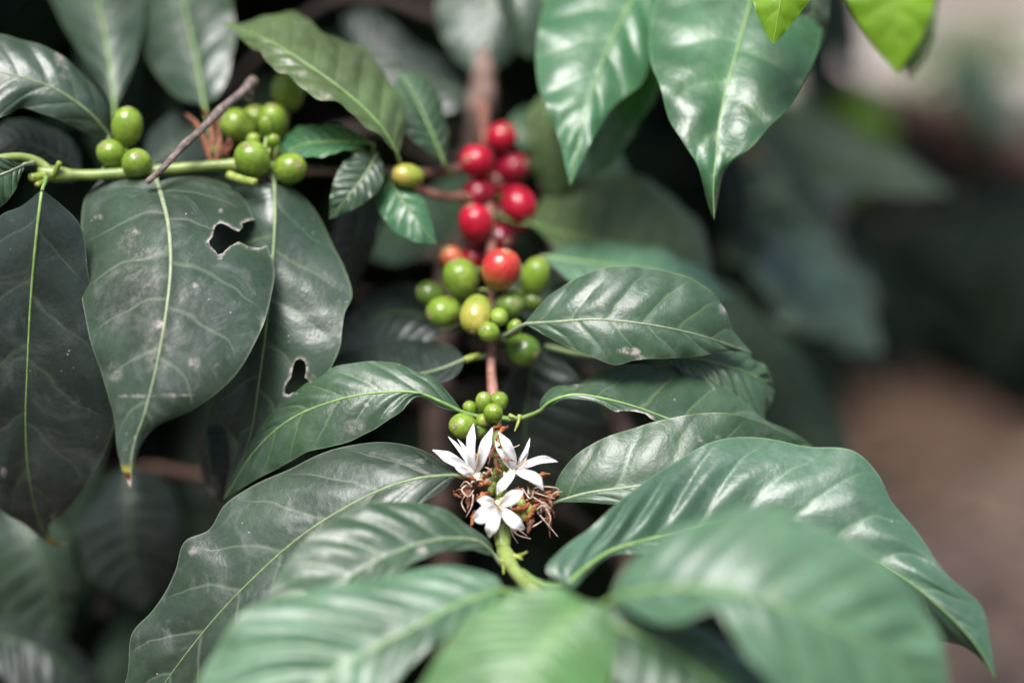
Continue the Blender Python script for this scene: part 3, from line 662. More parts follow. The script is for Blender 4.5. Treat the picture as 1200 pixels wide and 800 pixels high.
# flowers --------------------------------------------------------------------
def petal(parent, pts, wpx, curl=0.25, label=None):
    """pts: centre line base->tip in pixels/mm; wpx = half width in pixels"""
    C = catmull([W(p) for p in pts], 18); n = 18; t = np.linspace(0, 1, n)
    T = np.gradient(C, axis=0); T /= np.linalg.norm(T, axis=1)[:, None]
    view = CAM - C; view /= np.linalg.norm(view, axis=1)[:, None]
    A = np.cross(T, view); A /= np.linalg.norm(A, axis=1)[:, None]; Nn = np.cross(A, T)
    prof = (0.5 + 0.5 * np.sin(np.pi * np.clip(t * 0.9, 0, 1))) * np.clip((1.02 - t) * 3.2, 0.0, 1) ** 0.7
    wd = wpx * 0.00028 * prof * (1 + 0.05 * np.sin(11 * t + wpx))
    V = []; m = 9; vs = np.linspace(-1, 1, m)
    for i in range(n):
        for v in vs:
            a = v * curl * 2.6
            V.append(C[i] + A[i] * wd[i] * (math.sin(a) / max(math.sin(curl * 2.6), 1e-3) if curl > .05 else v) + Nn[i] * wd[i] * (1 - math.cos(a)) * 0.9 + Nn[i] * (0.0002 * math.sin(9 * t[i] + 3 * v + wpx)) - Nn[i] * wd[i] * 0.12 * math.exp(-(v / 0.2) ** 2))
    V = np.array(V); back = V - np.repeat(Nn, m, 0) * 0.00028
    F = []; k = n * m
    for i in range(n - 1):
        for j in range(m - 1):
            a = i * m + j; q = [a, a + 1, a + m + 1, a + m]
            F.append(q); F.append([x + k for x in q[::-1]])
    rim = [i for i in range(m)] + [i * m + m - 1 for i in range(1, n)] + [(n - 1) * m + j for j in range(m - 2, -1, -1)] + [i * m for i in range(n - 2, 0, -1)]
    for a, b in zip(rim, rim[1:] + rim[:1]): F.append([b, a, a + k, b + k])
    return mk('petal', np.vstack([V, back]), F, M['petal'], parent, origin=C[0], label=label)

def flower(center, back, petals, label, stamens=()):
    cs = catmull([W(back), (W(back) + W(center)) / 2 + np.array([0, 0, -0.0006]), W(center)], 12)
    V, F = tube_geo(cs, np.linspace(1.0, 2.1, 12) / 1000, 10)
    f = mk('flower', V, F, M['tube'], B, origin=cs[0], label=label)
    for p in petals: petal(f, p[0], p[1], p[2] if len(p) > 2 else 0.25)
    for st in stamens:
        C = catmull([W(p) for p in st], 8); tv, tf = tube_geo(C, np.r_[np.linspace(0.18, 0.22, 3), np.linspace(0.42, 0.3, 5)] / 1000, 6)
        mk('stamen', tv, tf, M['anther'], f, origin=C[0])
    return f
flower((556, 556, -4), (580, 566, 3), [
    ([(555, 556, -4), (542, 546, -7), (526, 536, -9), (507, 527, -8)], 6.6),
    ([(554, 553, -4), (552, 535, -8), (552, 515, -9), (555, 496, -6)], 5.6),
    ([(557, 553, -4), (564, 538, -9), (570, 519, -11), (577, 501, -9)], 6.9),
    ([(553, 553, -3), (546, 538, -4), (537, 524, -3), (525, 511, 1)], 2.5, 0.5),
    ([(554, 552, -3), (549, 536, -3), (543, 523, -2), (536, 514, 0)], 2.3, 0.5),
    ([(553, 557, -5), (545, 553, -8), (538, 548, -9), (532, 546, -8)], 4.7)], 'left white flower with upright narrow petals',
    [[(557, 553, -5), (560, 540, -9), (561, 530, -11)]])
flower((603, 550, -3), (588, 566, 3), [
    ([(602, 549, -4), (600, 535, -8), (594, 521, -10), (584, 506, -8)], 5.9),
    ([(600, 550, -3), (592, 538, -6), (586, 527, -7), (580, 516, -4)], 4.0),
    ([(606, 547, -3), (611, 536, -5), (617, 526, -4), (621, 513, 0)], 2.3, 0.5),
    ([(606, 548, -3), (612, 540, -4), (616, 534, -3), (619, 527, 0)], 2.2, 0.5),
    ([(605, 549, -5), (620, 543, -9), (636, 538, -10), (654, 541, -8)], 4.8),
    ([(605, 551, -5), (615, 555, -10), (627, 560, -12), (637, 575, -10)], 6.4),
    ([(601, 552, -5), (596, 560, -10), (588, 569, -12), (582, 580, -10)], 6.0)], 'right white flower spreading like a star',
    [[(605, 548, -5), (611, 544, -9), (617, 537, -10)]])
flower((583, 593, -12), (588, 592, 0), [
    ([(580, 594, -12), (574, 589, -15), (567, 587, -16), (559, 586, -15)], 6.5),
    ([(586, 591, -12), (594, 587, -15), (603, 581, -17), (613, 575, -15)], 7.8),
    ([(580, 596, -12), (572, 600, -16), (564, 605, -17), (555, 608, -14)], 9.5),
    ([(583, 597, -12), (580, 607, -16), (576, 618, -17), (573, 630, -14)], 7.5),
    ([(586, 596, -12), (595, 604, -16), (605, 613, -17), (615, 620, -14)], 7.5)], 'lowest white flower facing the viewer with brownish centre',
    [[(583, 593, -12), (580, 589, -17), (578, 585, -19)], [(584, 593, -12), (588, 588, -17), (590, 585, -18)], [(583, 593, -12), (581, 597, -18), (579, 600, -19)], [(584, 593, -12), (587, 596, -17), (589, 598, -19)], [(583, 593, -13), (584, 591, -20), (585, 592, -22)]])

# rusty bracts, shrivelled petals and threads round the flowers
def strip(name, pts, wpx, mat, tw=0.6):
    C = catmull([W(p) for p in pts], 12); n = 12; t = np.linspace(0, 1, n)
    T = np.gradient(C, axis=0); T /= np.linalg.norm(T, axis=1)[:, None]
    A = np.cross(T, FW); A /= np.linalg.norm(A, axis=1)[:, None]; Nn = np.cross(A, T)
    ph = rng.uniform(-0.4, 0.4); V = []
    for i in range(n):
        a = ph + tw * t[i]; d = A[i] * math.cos(a) + Nn[i] * math.sin(a); e = -A[i] * math.sin(a) + Nn[i] * math.cos(a)
        wv = wpx * 0.0003 * (0.6 + 0.5 * math.sin(math.pi * t[i])) * (1 - 0.55 * t[i] ** 4) * (0.82 + 0.3 * math.sin(13 * t[i] + 9 * ph)) * 0.85
        for u in (-1, -0.5, 0, 0.5, 1): V.append(C[i] + d * wv * u + e * wv * (0.7 * u * u + 0.25 * math.sin(5 * u + 20 * ph + 9 * t[i])) + rng.normal(0, 0.00012, 3))
    V = np.array(V); off = np.repeat(Nn, 5, 0) * 0.00022; F = []; k = n * 5
    for i in range(n - 1):
        for j in range(4):
            a = i * 5 + j; q = [a, a + 1, a + 6, a + 5]; F.append(q); F.append([x + k for x in q[::-1]])
    rim = list(range(5)) + [i * 5 + 4 for i in range(1, n)] + [(n - 1) * 5 + j for j in (3, 2, 1, 0)] + [i * 5 for i in range(n - 2, 0, -1)]
    for a, b in zip(rim, rim[1:] + rim[:1]): F.append([b, a, a + k, b + k])
    return mk(name, np.vstack([V, V - off]) if False else np.vstack([V, V - off]), F, M[mat], B, origin=C[0])
for pts, wd, mt in (
    ([(566, 562, -4), (572, 555, -8), (577, 549, -9)], 4, 'wither'), ([(550, 562, -3), (542, 558, -6), (535, 552, -6)], 4.5, 'wither'),
    ([(560, 566, -4), (552, 560, -8), (546, 558, -9)], 4, 'wither'), ([(562, 566, -4), (569, 566, -8), (574, 562, -8)], 4, 'wither'),
    ([(582, 520, 4), (577, 530, 0), (572, 545, -2)], 4, 'wither_dark'), ([(590, 502, 8), (584, 500, 4), (577, 503, 2)], 4.5, 'wither'), ([(596, 500, 8), (586, 508, 2), (580, 520, 1)], 4, 'wither'),
    ([(585, 530, 3), (580, 540, -1), (581, 552, -2)], 3.2, 'wither_dark'), ([(560, 570, -2), (546, 574, -5), (532, 577, -4)], 5, 'wither_dark'),
    ([(575, 578, -4), (566, 580, -8), (560, 583, -9)], 4.5, 'wither'), ([(556, 580, -3), (550, 588, -8), (548, 597, -9)], 5.5, 'wither_dark'),
    ([(556, 598, -4), (553, 608, -8), (551, 617, -8)], 5, 'wither'), ([(604, 572, -2), (611, 576, -4), (613, 584, -5)], 5.5, 'wither'),
    ([(620, 566, 0), (632, 559, -2), (644, 555, 0)], 4.5, 'wither'), ([(622, 588, -4), (642, 582, -6), (669, 572, -2)], 4.5, 'wither'),
    ([(628, 578, -3), (640, 578, -8), (652, 573, -7)], 4.5, 'wither_dark'), ([(600, 598, -6), (612, 596, -10), (620, 588, -10)], 5.5, 'wither'),
    ([(610, 602, -6), (618, 606, -9), (625, 596, -10)], 5, 'wither'), ([(616, 606, -6), (620, 614, -9), (618, 624, -9)], 5.5, 'wither_dark'),
    ([(634, 588, -4), (641, 600, -8), (645, 630, -6)], 3.8, 'wither_dark'), ([(598, 610, -6), (600, 616, -9), (606, 620, -8)], 5, 'wither_dark'),
    ([(636, 592, -4), (628, 594, -9), (622, 602, -9)], 4, 'wither'), ([(600, 590, -2), (609, 590, -6), (615, 582, -6)], 4, 'wither_dark')):
    strip('bract', pts, wd, mt, rng.uniform(-0.9, 0.9))
for pts in ([(548, 575, -6), (554, 580, -10), (553, 592, -11), (546, 606, -10)], [(545, 580, -5), (541, 590, -9), (546, 600, -10)], [(540, 570, -5), (546, 564, -8), (553, 570, -10)],
            [(598, 612, -8), (600, 625, -10), (607, 636, -10)], [(596, 614, -8), (606, 626, -10), (622, 631, -8)], [(602, 616, -8), (610, 622, -10), (618, 628, -8)],
            [(622, 618, -8), (631, 613, -8), (640, 606, -6)], [(630, 600, -8), (640, 612, -8), (654, 629, -6)], [(634, 600, -8), (636, 588, -11), (646, 596, -10)],
            [(620, 574, -5), (630, 578, -9), (650, 584, -8)], [(618, 578, -6), (634, 588, -9), (642, 594, -8)], [(626, 572, -5), (640, 570, -9), (655, 573, -8), (648, 580, -7)],
            [(632, 602, -8), (630, 596, -11), (637, 592, -12), (645, 600, -11)], [(585, 622, -8), (578, 626, -11), (590, 616, -12)], [(596, 520, 4), (602, 524, 1), (609, 521, 1)],
            [(640, 596, -8), (645, 606, -10), (643, 618, -9)], [(612, 572, -5), (622, 584, -9), (626, 574, -9)], [(643, 590, -6), (650, 577, -9), (659, 576, -8)], [(547, 568, -6), (541, 574, -10), (549, 582, -11), (555, 574, -10)]):
    C = catmull([W(p) for p in pts], 14); tv, tf = tube_geo(C, np.linspace(0.34, 0.16, 14) / 1000, 6)
    mk('withered_thread', tv, tf, M['thread'], B, origin=C[0])
for k in range(48):
    a0 = rng.uniform(0, 6.28); r0 = rng.uniform(4, 26); cx, cy = ((556, 572), (628, 588), (600, 604), (582, 540))[k % 4]
    x0, y0 = cx + r0 * math.cos(a0) * 0.7, cy + r0 * math.sin(a0) * 0.6; a1 = a0 + rng.normal(0, 0.8); L1 = rng.uniform(7, 17); z0 = rng.uniform(-9, 0)
    strip('bract', [(x0, y0, z0), (x0 + 0.5 * L1 * math.cos(a1), y0 + 0.5 * L1 * math.sin(a1) + 1, z0 - 2), (x0 + L1 * math.cos(a1 + 0.5), y0 + L1 * math.sin(a1 + 0.5), z0 - 1)], rng.uniform(1.2, 3), ('wither', 'wither_dark', 'thread')[k % 3], rng.uniform(-1.2, 1.2))
for x, y, d, a, b in ((578, 572, 0, 5, 9), (590, 545, 2, 5, 22), (580, 560, 0, 4.5, 14), (567, 582, -4, 4.5, 6), (611, 590, -7, 5, 6), (620, 598, -8, 5, 8), (575, 575, -3, 4, 6), (614, 605, -7, 5, 5), (586, 575, -2, 6, 10), (609, 600, -6, 6, 5)):
    berry(B, x, y, a, b, d, 'bud', (0.1, 0.95, -0.3), name='calyx')
tube('peduncle', [(589, 640, -12), (586, 628, -11), (583, 615, -10)], 2.4, 2.2, M['green_stem'], B, n=10, seg=10)

# ================================================================== left branch
lb = thing('coffee_branch', 'side branch across the upper left with green berries and leaves eaten into holes', 'coffee branch', W((560, 205, 74)))
B = lb
tube('stem', [(572, 190, 80), (530, 199, 62), (480, 203, 52), (420, 202, 44), (345, 199, 34)], 2.1, 2.1, M['brown_stem'], B, n=40, seg=12, knots=((0.6, 0.6, 0.03), (0.97, 0.4, 0.03)))
tube('stem', [(345, 199, 34), (280, 193, 29), (200, 198, 26), (110, 205, 24), (62, 204, 22), (44, 200, 21)], 2.1, 2.0, M['green_stem'], B, n=50, seg=12, knots=((0.22, 0.8, 0.03), (0.93, 1.2, 0.05)), label='green outer half of the stem')
tube('stem', [(62, 204, 22), (45, 190, 20), (25, 184, 16), (-10, 186, 10)], 1.8, 1.4, M['pale_stem'], B, n=20, seg=10)
tube('stem', [(572, 218, 78), (545, 230, 66), (515, 229, 60), (490, 221, 56), (470, 210, 52)], 2.0, 1.6, M['red_stem'], B, n=24, seg=10, label='reddish second twig below the brown stem')
for p, q, r0 in (((62, 206, 20), (70, 190, 17), 1.2), ((52, 206, 20), (36, 208, 15), 2.0), ((55, 210, 20), (43, 217, 15), 1.3), ((268, 205, 26), (300, 214, 20), 1.8), ((425, 180, 40), (415, 177, 36), 1.8)):
    tube('bud', [p, ((p[0] + q[0]) / 2, (p[1] + q[1]) / 2 + 1, (p[2] + q[2]) / 2), q], r0, r0 * 0.8, M['bud'], B, n=10, seg=10)
for a in ((149, 149, 19, 24, 20, 'berry_green', (0.15, 0.9, -0.35), (150, 200, 25)), (131, 181, 17, 17, 18, 'berry_green', (-0.3, 0.5, -0.8), (146, 203, 25)), (160, 192, 18, 17, 14, 'berry_green', (0.25, 0.4, -0.85), (158, 204, 25)),
          (280, 148, 21, 20, 34, 'berry_green', (-0.7, 0.4, -0.5), (300, 190, 32)), (300, 141, 16, 16, 46, 'berry_green', (0, 0.6, -0.7), (308, 190, 34)), (320, 144, 19, 24, 34, 'berry_green', (0, 0.75, -0.6), (312, 190, 32)),
          (337, 108, 19, 24, 50, 'berry_green', (0, 0.9, -0.3), (320, 190, 36)), (312, 147, 9, 12, 22, 'berry_green', (0, 0.8, -0.5), (310, 185, 30)), (296, 187, 21, 21, 18, 'berry_green', (-0.2, 0.6, -0.75), (304, 199, 30)),
          (339, 198, 19, 20, 22, 'berry_green', (0.55, 0.15, -0.8), (322, 198, 32)), (297, 165, 9, 8, 24, 'berry_green', (0, 0.8, -0.5), (302, 188, 30)), (320, 165, 8, 8, 22, 'berry_green', (0.3, 0.5, -0.8), (312, 188, 30))):
    berry(B, *a[:4], a[4] + 9, *a[5:7], stalk=a[7], label='small unripe green berry' if a[2] < 12 else None)
berry(B, 478, 206, 20, 15, 38, 'berry_yellow', (-0.9, 0.1, -0.4), (490, 204, 52), 'lone yellow green berry on the brown twig')

leaf(B, [(184, 213, 6), (190, 232, -2), (197, 262, -8), (200, 312, -12), (194, 370, -12), (183, 430, -8), (170, 482, -3), (156, 525, 3), (153, 572, 10)],
     [(168, 207, 10), (146, 207, 12), (118, 211, 14), (101, 228, 14), (94, 275, 10), (93, 330, 6), (104, 390, 4), (119, 440, 5), (133, 488, 6), (138, 528, 7), (143, 550, 9)],
     [(205, 208, 10), (235, 206, 12), (268, 216, 14), (288, 236, 14), (303, 270, 12), (321, 310, 9), (318, 346, 6), (306, 388, 3), (286, 425, 2), (260, 455, 3), (222, 482, 4), (184, 500, 4), (166, 520, 5), (157, 548, 8)],
     'dusty', 'midrib_pale', attach=(180, 203, 25), nu=190, nv=44, bulge=0.05, quilt=0.35, wave=0.6, veins=7, slope=0.2, ribr=1.0,
     hole=[[(243, 284), (249, 278), (252, 265), (258, 261), (266, 264), (273, 269), (280, 271), (285, 266), (283, 262), (290, 259), (300, 257), (318, 262), (318, 284), (305, 291), (292, 289), (280, 283), (270, 288), (263, 294), (258, 302), (251, 292)]],
     blots=[(167, 297, 22, 9, .28), (155, 272, 9, 5, .5), (150, 285, 14, 10, .2), (187, 380, 6, 5, 1), (172, 333, 6, 3, .9), (115, 254, 5, 3, .9), (312, 385, 6, 14, 1), (227, 426, 7, 8, .7), (228, 334, 4, 4, .8), (259, 247, 2.4, 2.4, 1), (135, 435, 10, 12, .4), (185, 405, 16, 40, .28), (160, 320, 40, 12, .2), (205, 463, 22, 1.6, .9), (160, 464, 22, 1.6, .9), (255, 427, 2.4, 3, .9), (150, 360, 40, 40, .1)],
     tilt=(0.45, 330), label='broad dusty leaf with a torn hole at its edge and a brown dead tip')
leaf(B, [(322, 216, 24), (322, 262, 18), (318, 320, 16), (312, 380, 16), (303, 450, 18), (292, 515, 22), (262, 584, 30)],
     [(295, 210, 26), (262, 222, 30), (240, 270, 32), (234, 340, 32), (240, 410, 30), (249, 460, 28), (258, 492, 28), (278, 515, 28), (279, 530, 28), (268, 555, 30)],
     [(345, 222, 28), (369, 246, 30), (389, 285, 28), (404, 315, 24), (412, 345, 20), (404, 366, 17), (402, 385, 16), (398, 408, 14), (376, 452, 14), (352, 485, 16), (322, 514, 20), (292, 540, 24), (276, 564, 28)],
     'dark', 'midrib', attach=(318, 201, 32), nu=150, nv=34, quilt=0.35, wave=0.6, veins=7, slope=0.2, ribr=0.8,
     hole=[[(333, 463), (335, 450), (341, 442), (343, 430), (346, 422), (352, 420), (358, 424), (359, 434), (357, 442), (363, 447), (363, 454), (356, 455), (351, 461), (344, 459), (338, 463)]],
     blots=[(366, 452, 6, 18, .5), (404, 380, 3, 8, .8), (352, 425, 12, 8, .25)], tilt=(0.08, 430), label='leaf behind the dusty one with a ragged round hole near its edge')
leaf(B, [(49, 222, 18), (44, 262, 12), (36, 350, 8), (32, 430, 6), (30, 500, 8), (34, 560, 12), (46, 610, 16), (58, 630, 18), (80, 637, 20)],
     [(24, 242, 22), (0, 253, 22), (-28, 300, 18), (-46, 400, 12), (-38, 520, 10), (-4, 590, 12), (24, 612, 15), (50, 632, 19), (64, 640, 20)],
     [(72, 240, 22), (94, 264, 22), (106, 330, 16), (125, 410, 10), (137, 478, 8), (127, 520, 8), (106, 560, 10), (76, 600, 14), (57, 616, 16), (64, 632, 19)],
     'tipped', 'midrib_green', attach=(54, 205, 22), nu=120, nv=24, quilt=0.6, wave=0.6, veins=6, slope=0.2, ribr=0.55, blots=[(4, 553, 4, 6, .9), (62, 605, 4, 4, .8)], tilt=(-0.42, 430), label='dark purplish leaf at the left edge with a thin green midrib')
leaf(B, [(128, 158, 34), (105, 132, 28), (75, 110, 24), (45, 96, 22), (0, 85, 20), (-70, 80, 22)], [(124, 122, 34), (92, 82, 32), (66, 62, 30), (22, 45, 30), (-20, 42, 30)], [(112, 160, 32), (80, 145, 26), (50, 134, 22), (25, 126, 20), (8, 135, 16), (-20, 142, 14)],
     'dark', 'midrib', attach=(120, 203, 26), quilt=0.4, veins=6, blots=[(69, 68, 5, 10, .9), (76, 85, 6, 12, .5)], label='grey green leaf at the upper left edge with a pale scar')
leaf(B, [(134, 128, 60), (131, 90, 60), (124, 45, 62), (114, 0, 66), (100, -60, 74)], [(116, 95, 62), (90, 55, 66), (66, 12, 70), (55, -30, 74)], [(153, 85, 62), (165, 42, 66), (168, 0, 70), (150, -45, 74)], 'dark', 'midrib_green', attach=(136, 200, 28), bulge=0.06, quilt=0.3, veins=6, tilt=(0.3, 128))
leaf(B, [(239, 124, 64), (232, 80, 64), (222, 35, 66), (212, -10, 70), (200, -60, 76)], [(208, 114, 68), (182, 85, 70), (166, 50, 72), (168, 5, 74), (180, -40, 76)], [(256, 112, 62), (270, 80, 62), (275, 30, 64), (262, -20, 70)], 'dark', 'midrib_green', attach=(262, 196, 30), bulge=0.06, quilt=0.3, veins=6, tilt=(0.35, 124))
leaf(B, [(467, 182, 34), (445, 146, 30), (405, 108, 28), (355, 72, 30), (312, 46, 36), (260, 27, 44)], [(476, 135, 42), (452, 85, 44), (412, 50, 46), (372, 35, 48), (346, 12, 52), (312, 20, 50), (284, 27, 48)],
     [(442, 158, 26), (402, 126, 20), (376, 116, 18), (350, 100, 20), (325, 82, 26), (298, 58, 36)], 'olive', 'midrib_green', attach=(472, 204, 50), nu=80, nv=16, quilt=0.7, wave=0.9, blots=[(330, 86, 8, 6, .8), (355, 86, 6, 5, .6), (381, 113, 8, 5, .8)], label='olive green leaf lit from above, tip pointing upper left')
leaf(B, [(521, 192, 52), (508, 160, 50), (492, 125, 52), (468, 85, 58)], [(525, 155, 56), (513, 112, 58), (490, 88, 60)], [(492, 172, 48), (470, 150, 46), (458, 112, 50)], 'mid', 'midrib_green', attach=(530, 200, 62), bulge=0.1)
leaf(B, [(438, 168, 38), (400, 166, 34), (360, 168, 34), (326, 178, 38)], [(405, 148, 40), (368, 146, 40), (340, 154, 40)], [(402, 178, 30), (362, 185, 28), (338, 184, 32)], 'gloss', 'midrib_green', attach=(430, 200, 46))
leaf(B, [(442, 180, 36), (428, 205, 32), (408, 230, 30), (386, 257, 32)], [(418, 180, 34), (400, 194, 32), (388, 225, 30)], [(450, 198, 34), (444, 222, 32), (418, 243, 30)], 'mid', 'midrib', attach=(440, 202, 46))
leaf(B, [(452, 200, 40), (468, 230, 35), (490, 260, 34), (512, 286, 38)], [(440, 235, 38), (460, 268, 36), (488, 284, 36)], [(480, 216, 38), (499, 240, 36), (507, 265, 36)], 'gloss', 'midrib', attach=(455, 203, 48), tilt=(0.4, 240), quilt=0.3, veins=6, label='small shiny leaf reflecting the sky')
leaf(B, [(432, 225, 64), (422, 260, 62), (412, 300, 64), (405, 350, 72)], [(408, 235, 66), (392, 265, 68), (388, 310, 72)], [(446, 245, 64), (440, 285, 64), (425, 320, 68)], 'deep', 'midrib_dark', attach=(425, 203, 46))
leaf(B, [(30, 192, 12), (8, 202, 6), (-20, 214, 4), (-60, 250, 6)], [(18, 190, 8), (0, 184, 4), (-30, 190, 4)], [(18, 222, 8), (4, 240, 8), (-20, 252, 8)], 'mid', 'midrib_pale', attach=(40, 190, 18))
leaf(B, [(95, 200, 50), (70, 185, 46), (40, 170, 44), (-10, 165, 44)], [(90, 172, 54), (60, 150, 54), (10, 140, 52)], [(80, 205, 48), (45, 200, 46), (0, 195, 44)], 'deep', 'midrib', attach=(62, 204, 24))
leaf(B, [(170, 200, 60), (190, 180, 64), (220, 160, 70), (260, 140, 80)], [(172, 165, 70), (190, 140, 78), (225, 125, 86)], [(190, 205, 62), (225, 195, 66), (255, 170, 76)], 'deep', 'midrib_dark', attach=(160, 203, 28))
# shrivelled brown flower remains on the left branch
for pts, wd in (([(250, 195, 36), (240, 165, 40), (222, 135, 44)], 6), ([(245, 190, 36), (246, 150, 40), (236, 125, 44)], 6), ([(255, 195, 36), (262, 172, 36), (270, 165, 34)], 6), ([(250, 190, 38), (232, 150, 42), (215, 132, 46)], 5), ([(252, 192, 36), (255, 160, 40), (250, 130, 44)], 5), ([(256, 185, 36), (265, 178, 34), (268, 160, 36)], 7)):
    strip('bract', pts, wd, 'wither_dark', 0.8)
# dry folded leaf edge between the holed leaves
leaf(B, [(240, 500, 44), (245, 540, 42), (255, 575, 44), (264, 590, 46)], [(232, 510, 46), (234, 545, 46), (246, 580, 46)], [(262, 500, 46), (270, 530, 46), (268, 570, 46)], 'deep', 'midrib_dark', attach=(300, 205, 46), blots=[(250, 570, 8, 14, .8)], label='small withered leaf with brown edge')

# dead twig resting across the branch
tw = thing('dead_twig', 'bare grey dead twig leaning across the green side branch', 'twig', W((172, 214, 10)))
tube('stick', [(172, 214, 12), (190, 198, 12), (212, 174, 16), (238, 150, 22), (262, 126, 28), (282, 110, 34), (297, 95, 40)], 1.1, 1.7, M['twig'], tw, n=40, seg=10, knots=((0.32, 0.3, 0.04), (0.62, 0.4, 0.05), (0.98, 0.6, 0.06)))
tube('side_twig', [(282, 110, 34), (292, 118, 38), (296, 112, 42), (290, 98, 44)], 0.9, 0.5, M['twig'], tw, n=14)

# ================================================================== shoots hanging from above on the right
s1 = thing('coffee_shoot', 'drooping coffee shoot with large glossy leaves at top centre right', 'coffee shoot', W((800, -70, 50)))
B = s1
tube('stem', [(560, -90, 120), (660, -80, 85), (760, -75, 84), (830, -80, 76), (900, -95, 70)], 2.4, 1.8, M['green_stem'], B, n=40, seg=10)
leaf(B, [(766, -52, 46), (755, -30, 43), (738, 5, 41), (715, 50, 40), (693, 110, 40), (680, 160, 42), (668, 218, 48)], [(700, -42, 46), (648, -14, 44), (629, 50, 42), (632, 105, 42), (645, 136, 42), (656, 166, 43), (662, 192, 45)],
     [(785, -10, 46), (778, 35, 46), (764, 70, 45), (746, 105, 44), (722, 122, 43), (706, 142, 42), (690, 172, 43), (677, 200, 46)], 'gloss', 'midrib_green', attach=(770, -75, 84), nu=90, nv=18, quilt=0.6, wave=1.1, veins=7, tilt=(0.45, 130), label='grey sheened leaf hanging left of the other, tip down')
leaf(B, [(893, -62, 24), (886, -30, 24), (879, 2, 24), (868, 42, 24), (855, 90, 24), (845, 132, 24), (839, 180, 25), (836, 225, 28), (837, 258, 31)], [(820, -54, 30), (770, 0, 29), (761, 45, 27), (763, 75, 25), (773, 102, 23), (787, 143, 23), (804, 172, 24), (816, 192, 26), (823, 214, 30), (831, 244, 35)],
     [(945, -50, 32), (962, 0, 31), (962, 45, 28), (948, 85, 25), (931, 114, 23), (918, 132, 22), (900, 150, 23), (878, 176, 25), (860, 188, 26), (849, 202, 29), (841, 235, 34)], 'gloss', 'midrib_green', attach=(895, -92, 70), nu=110, nv=22, quilt=0.6, wave=1.2, veins=6, tilt=(0.45, 130), label='largest glossy green hanging leaf with a long drip tip')
leaf(B, [(775, 40, 66), (752, 95, 66), (725, 145, 66), (690, 208, 70)], [(745, 45, 70), (715, 90, 70), (690, 150, 72)], [(775, 95, 62), (750, 145, 62), (715, 195, 66)], 'gloss', 'midrib', attach=(780, -78, 82))
leaf(B, [(642, 105, 80), (642, 140, 78), (644, 180, 80), (652, 232, 86)], [(620, 128, 82), (617, 168, 82), (630, 212, 86)], [(664, 135, 80), (678, 178, 82), (665, 220, 86)], 'olive', 'midrib', attach=(640, -82, 92))
leaf(B, [(940, -70, 44), (950, -20, 42), (952, 25, 42), (930, 100, 48)], [(910, -40, 44), (905, 10, 42), (912, 60, 44)], [(968, -40, 44), (972, 10, 42), (962, 55, 44)], 'dark', 'midrib_dark', attach=(900, -95, 70))
leaf(B, [(578, -70, 122), (572, 0, 118), (566, 50, 114), (560, 86, 112)], [(535, -50, 122), (512, 5, 120), (522, 50, 116), (540, 75, 114)], [(622, -40, 122), (630, 10, 120), (612, 52, 116), (588, 76, 114)], 'dark', 'midrib_dark', attach=(572, -92, 118))
leaf(B, [(600, -80, 98), (600, -30, 90), (608, 20, 86), (620, 70, 88)], [(575, -40, 96), (585, 10, 92), (598, 50, 90)], [(628, -40, 92), (640, 10, 88), (640, 50, 88)], 'dark', 'midrib_dark', attach=(610, -86, 102))
s2 = thing('coffee_shoot', 'young coffee shoot with two bright lime green leaves at top right', 'coffee shoot', W((960, -110, 10)))
B = s2
tube('stem', [(880, -140, 0), (930, -115, 2), (1000, -105, 25), (1060, -110, 55)], 1.8, 1.2, M['pale_stem'], B, n=24, seg=10)
leaf(B, [(930, -90, 0), (922, -40, -4), (914, 5, -6), (906, 53, -4)], [(895, -60, 2), (878, -25, 0), (884, 8, -2), (896, 36, -3)], [(962, -60, 2), (966, -25, 0), (946, 5, -2), (924, 33, -3)], 'lime', 'lime_rib', attach=(930, -113, 4), quilt=0.3, veins=6, label='lime green leaf with its tip in front of the glossy one')
leaf(B, [(1045, -90, 60), (1048, -30, 58), (1050, 25, 58), (1052, 86, 62)], [(1005, -60, 62), (990, -10, 60), (1005, 25, 60), (1030, 62, 61)], [(1085, -50, 62), (1095, -5, 60), (1084, 35, 60), (1066, 66, 61)], 'lime', 'lime_rib', attach=(1048, -110, 50), quilt=0.3, veins=6)
leaf(B, [(1075, -70, 84), (1076, -10, 82), (1074, 40, 84), (1064, 92, 90)], [(1050, -40, 84), (1048, 20, 84), (1052, 60, 86)], [(1098, -40, 84), (1098, 10, 84), (1088, 60, 86)], 'olive', 'midrib_green', attach=(1055, -110, 55))

# ================================================================== trunk and the darker bushes
tr = thing('coffee_tree', 'pinkish brown stems of the coffee tree with a swollen node rising behind the red cherries', 'coffee tree', W((560, 900, 150)))
tube('trunk', [(560, 1300, 210), (540, 900, 190), (522, 650, 165), (512, 520, 160), (520, 380, 170), (540, 250, 150)], 8, 5.2, M['bark'], tr, n=60, seg=16)
tube('trunk', [(540, 250, 150), (556, 172, 124), (566, 105, 114), (566, 40, 120), (575, -120, 150), (580, -400, 200)], 5.2, 4.0, M['bark'], tr, n=60, seg=16, knots=((0.2, 1.8, 0.025), (0.12, 0.8, 0.02)))
tube('side_stem', [(670, 1200, 160), (720, 800, 130), (745, 560, 110), (700, 440, 104), (668, 340, 108), (640, 200, 130)], 7, 4, M['bark'], tr, n=50, seg=14, label='second leaning stem seen through the notched leaf')
tube('side_stem', [(960, 1100, 330), (940, 700, 300), (928, 480, 280), (920, 400, 275), (900, 330, 270), (850, 220, 250)], 5, 3.5, M['brown_stem'], tr, n=50, seg=14, label='greenish stem in the blur right of the leaves')
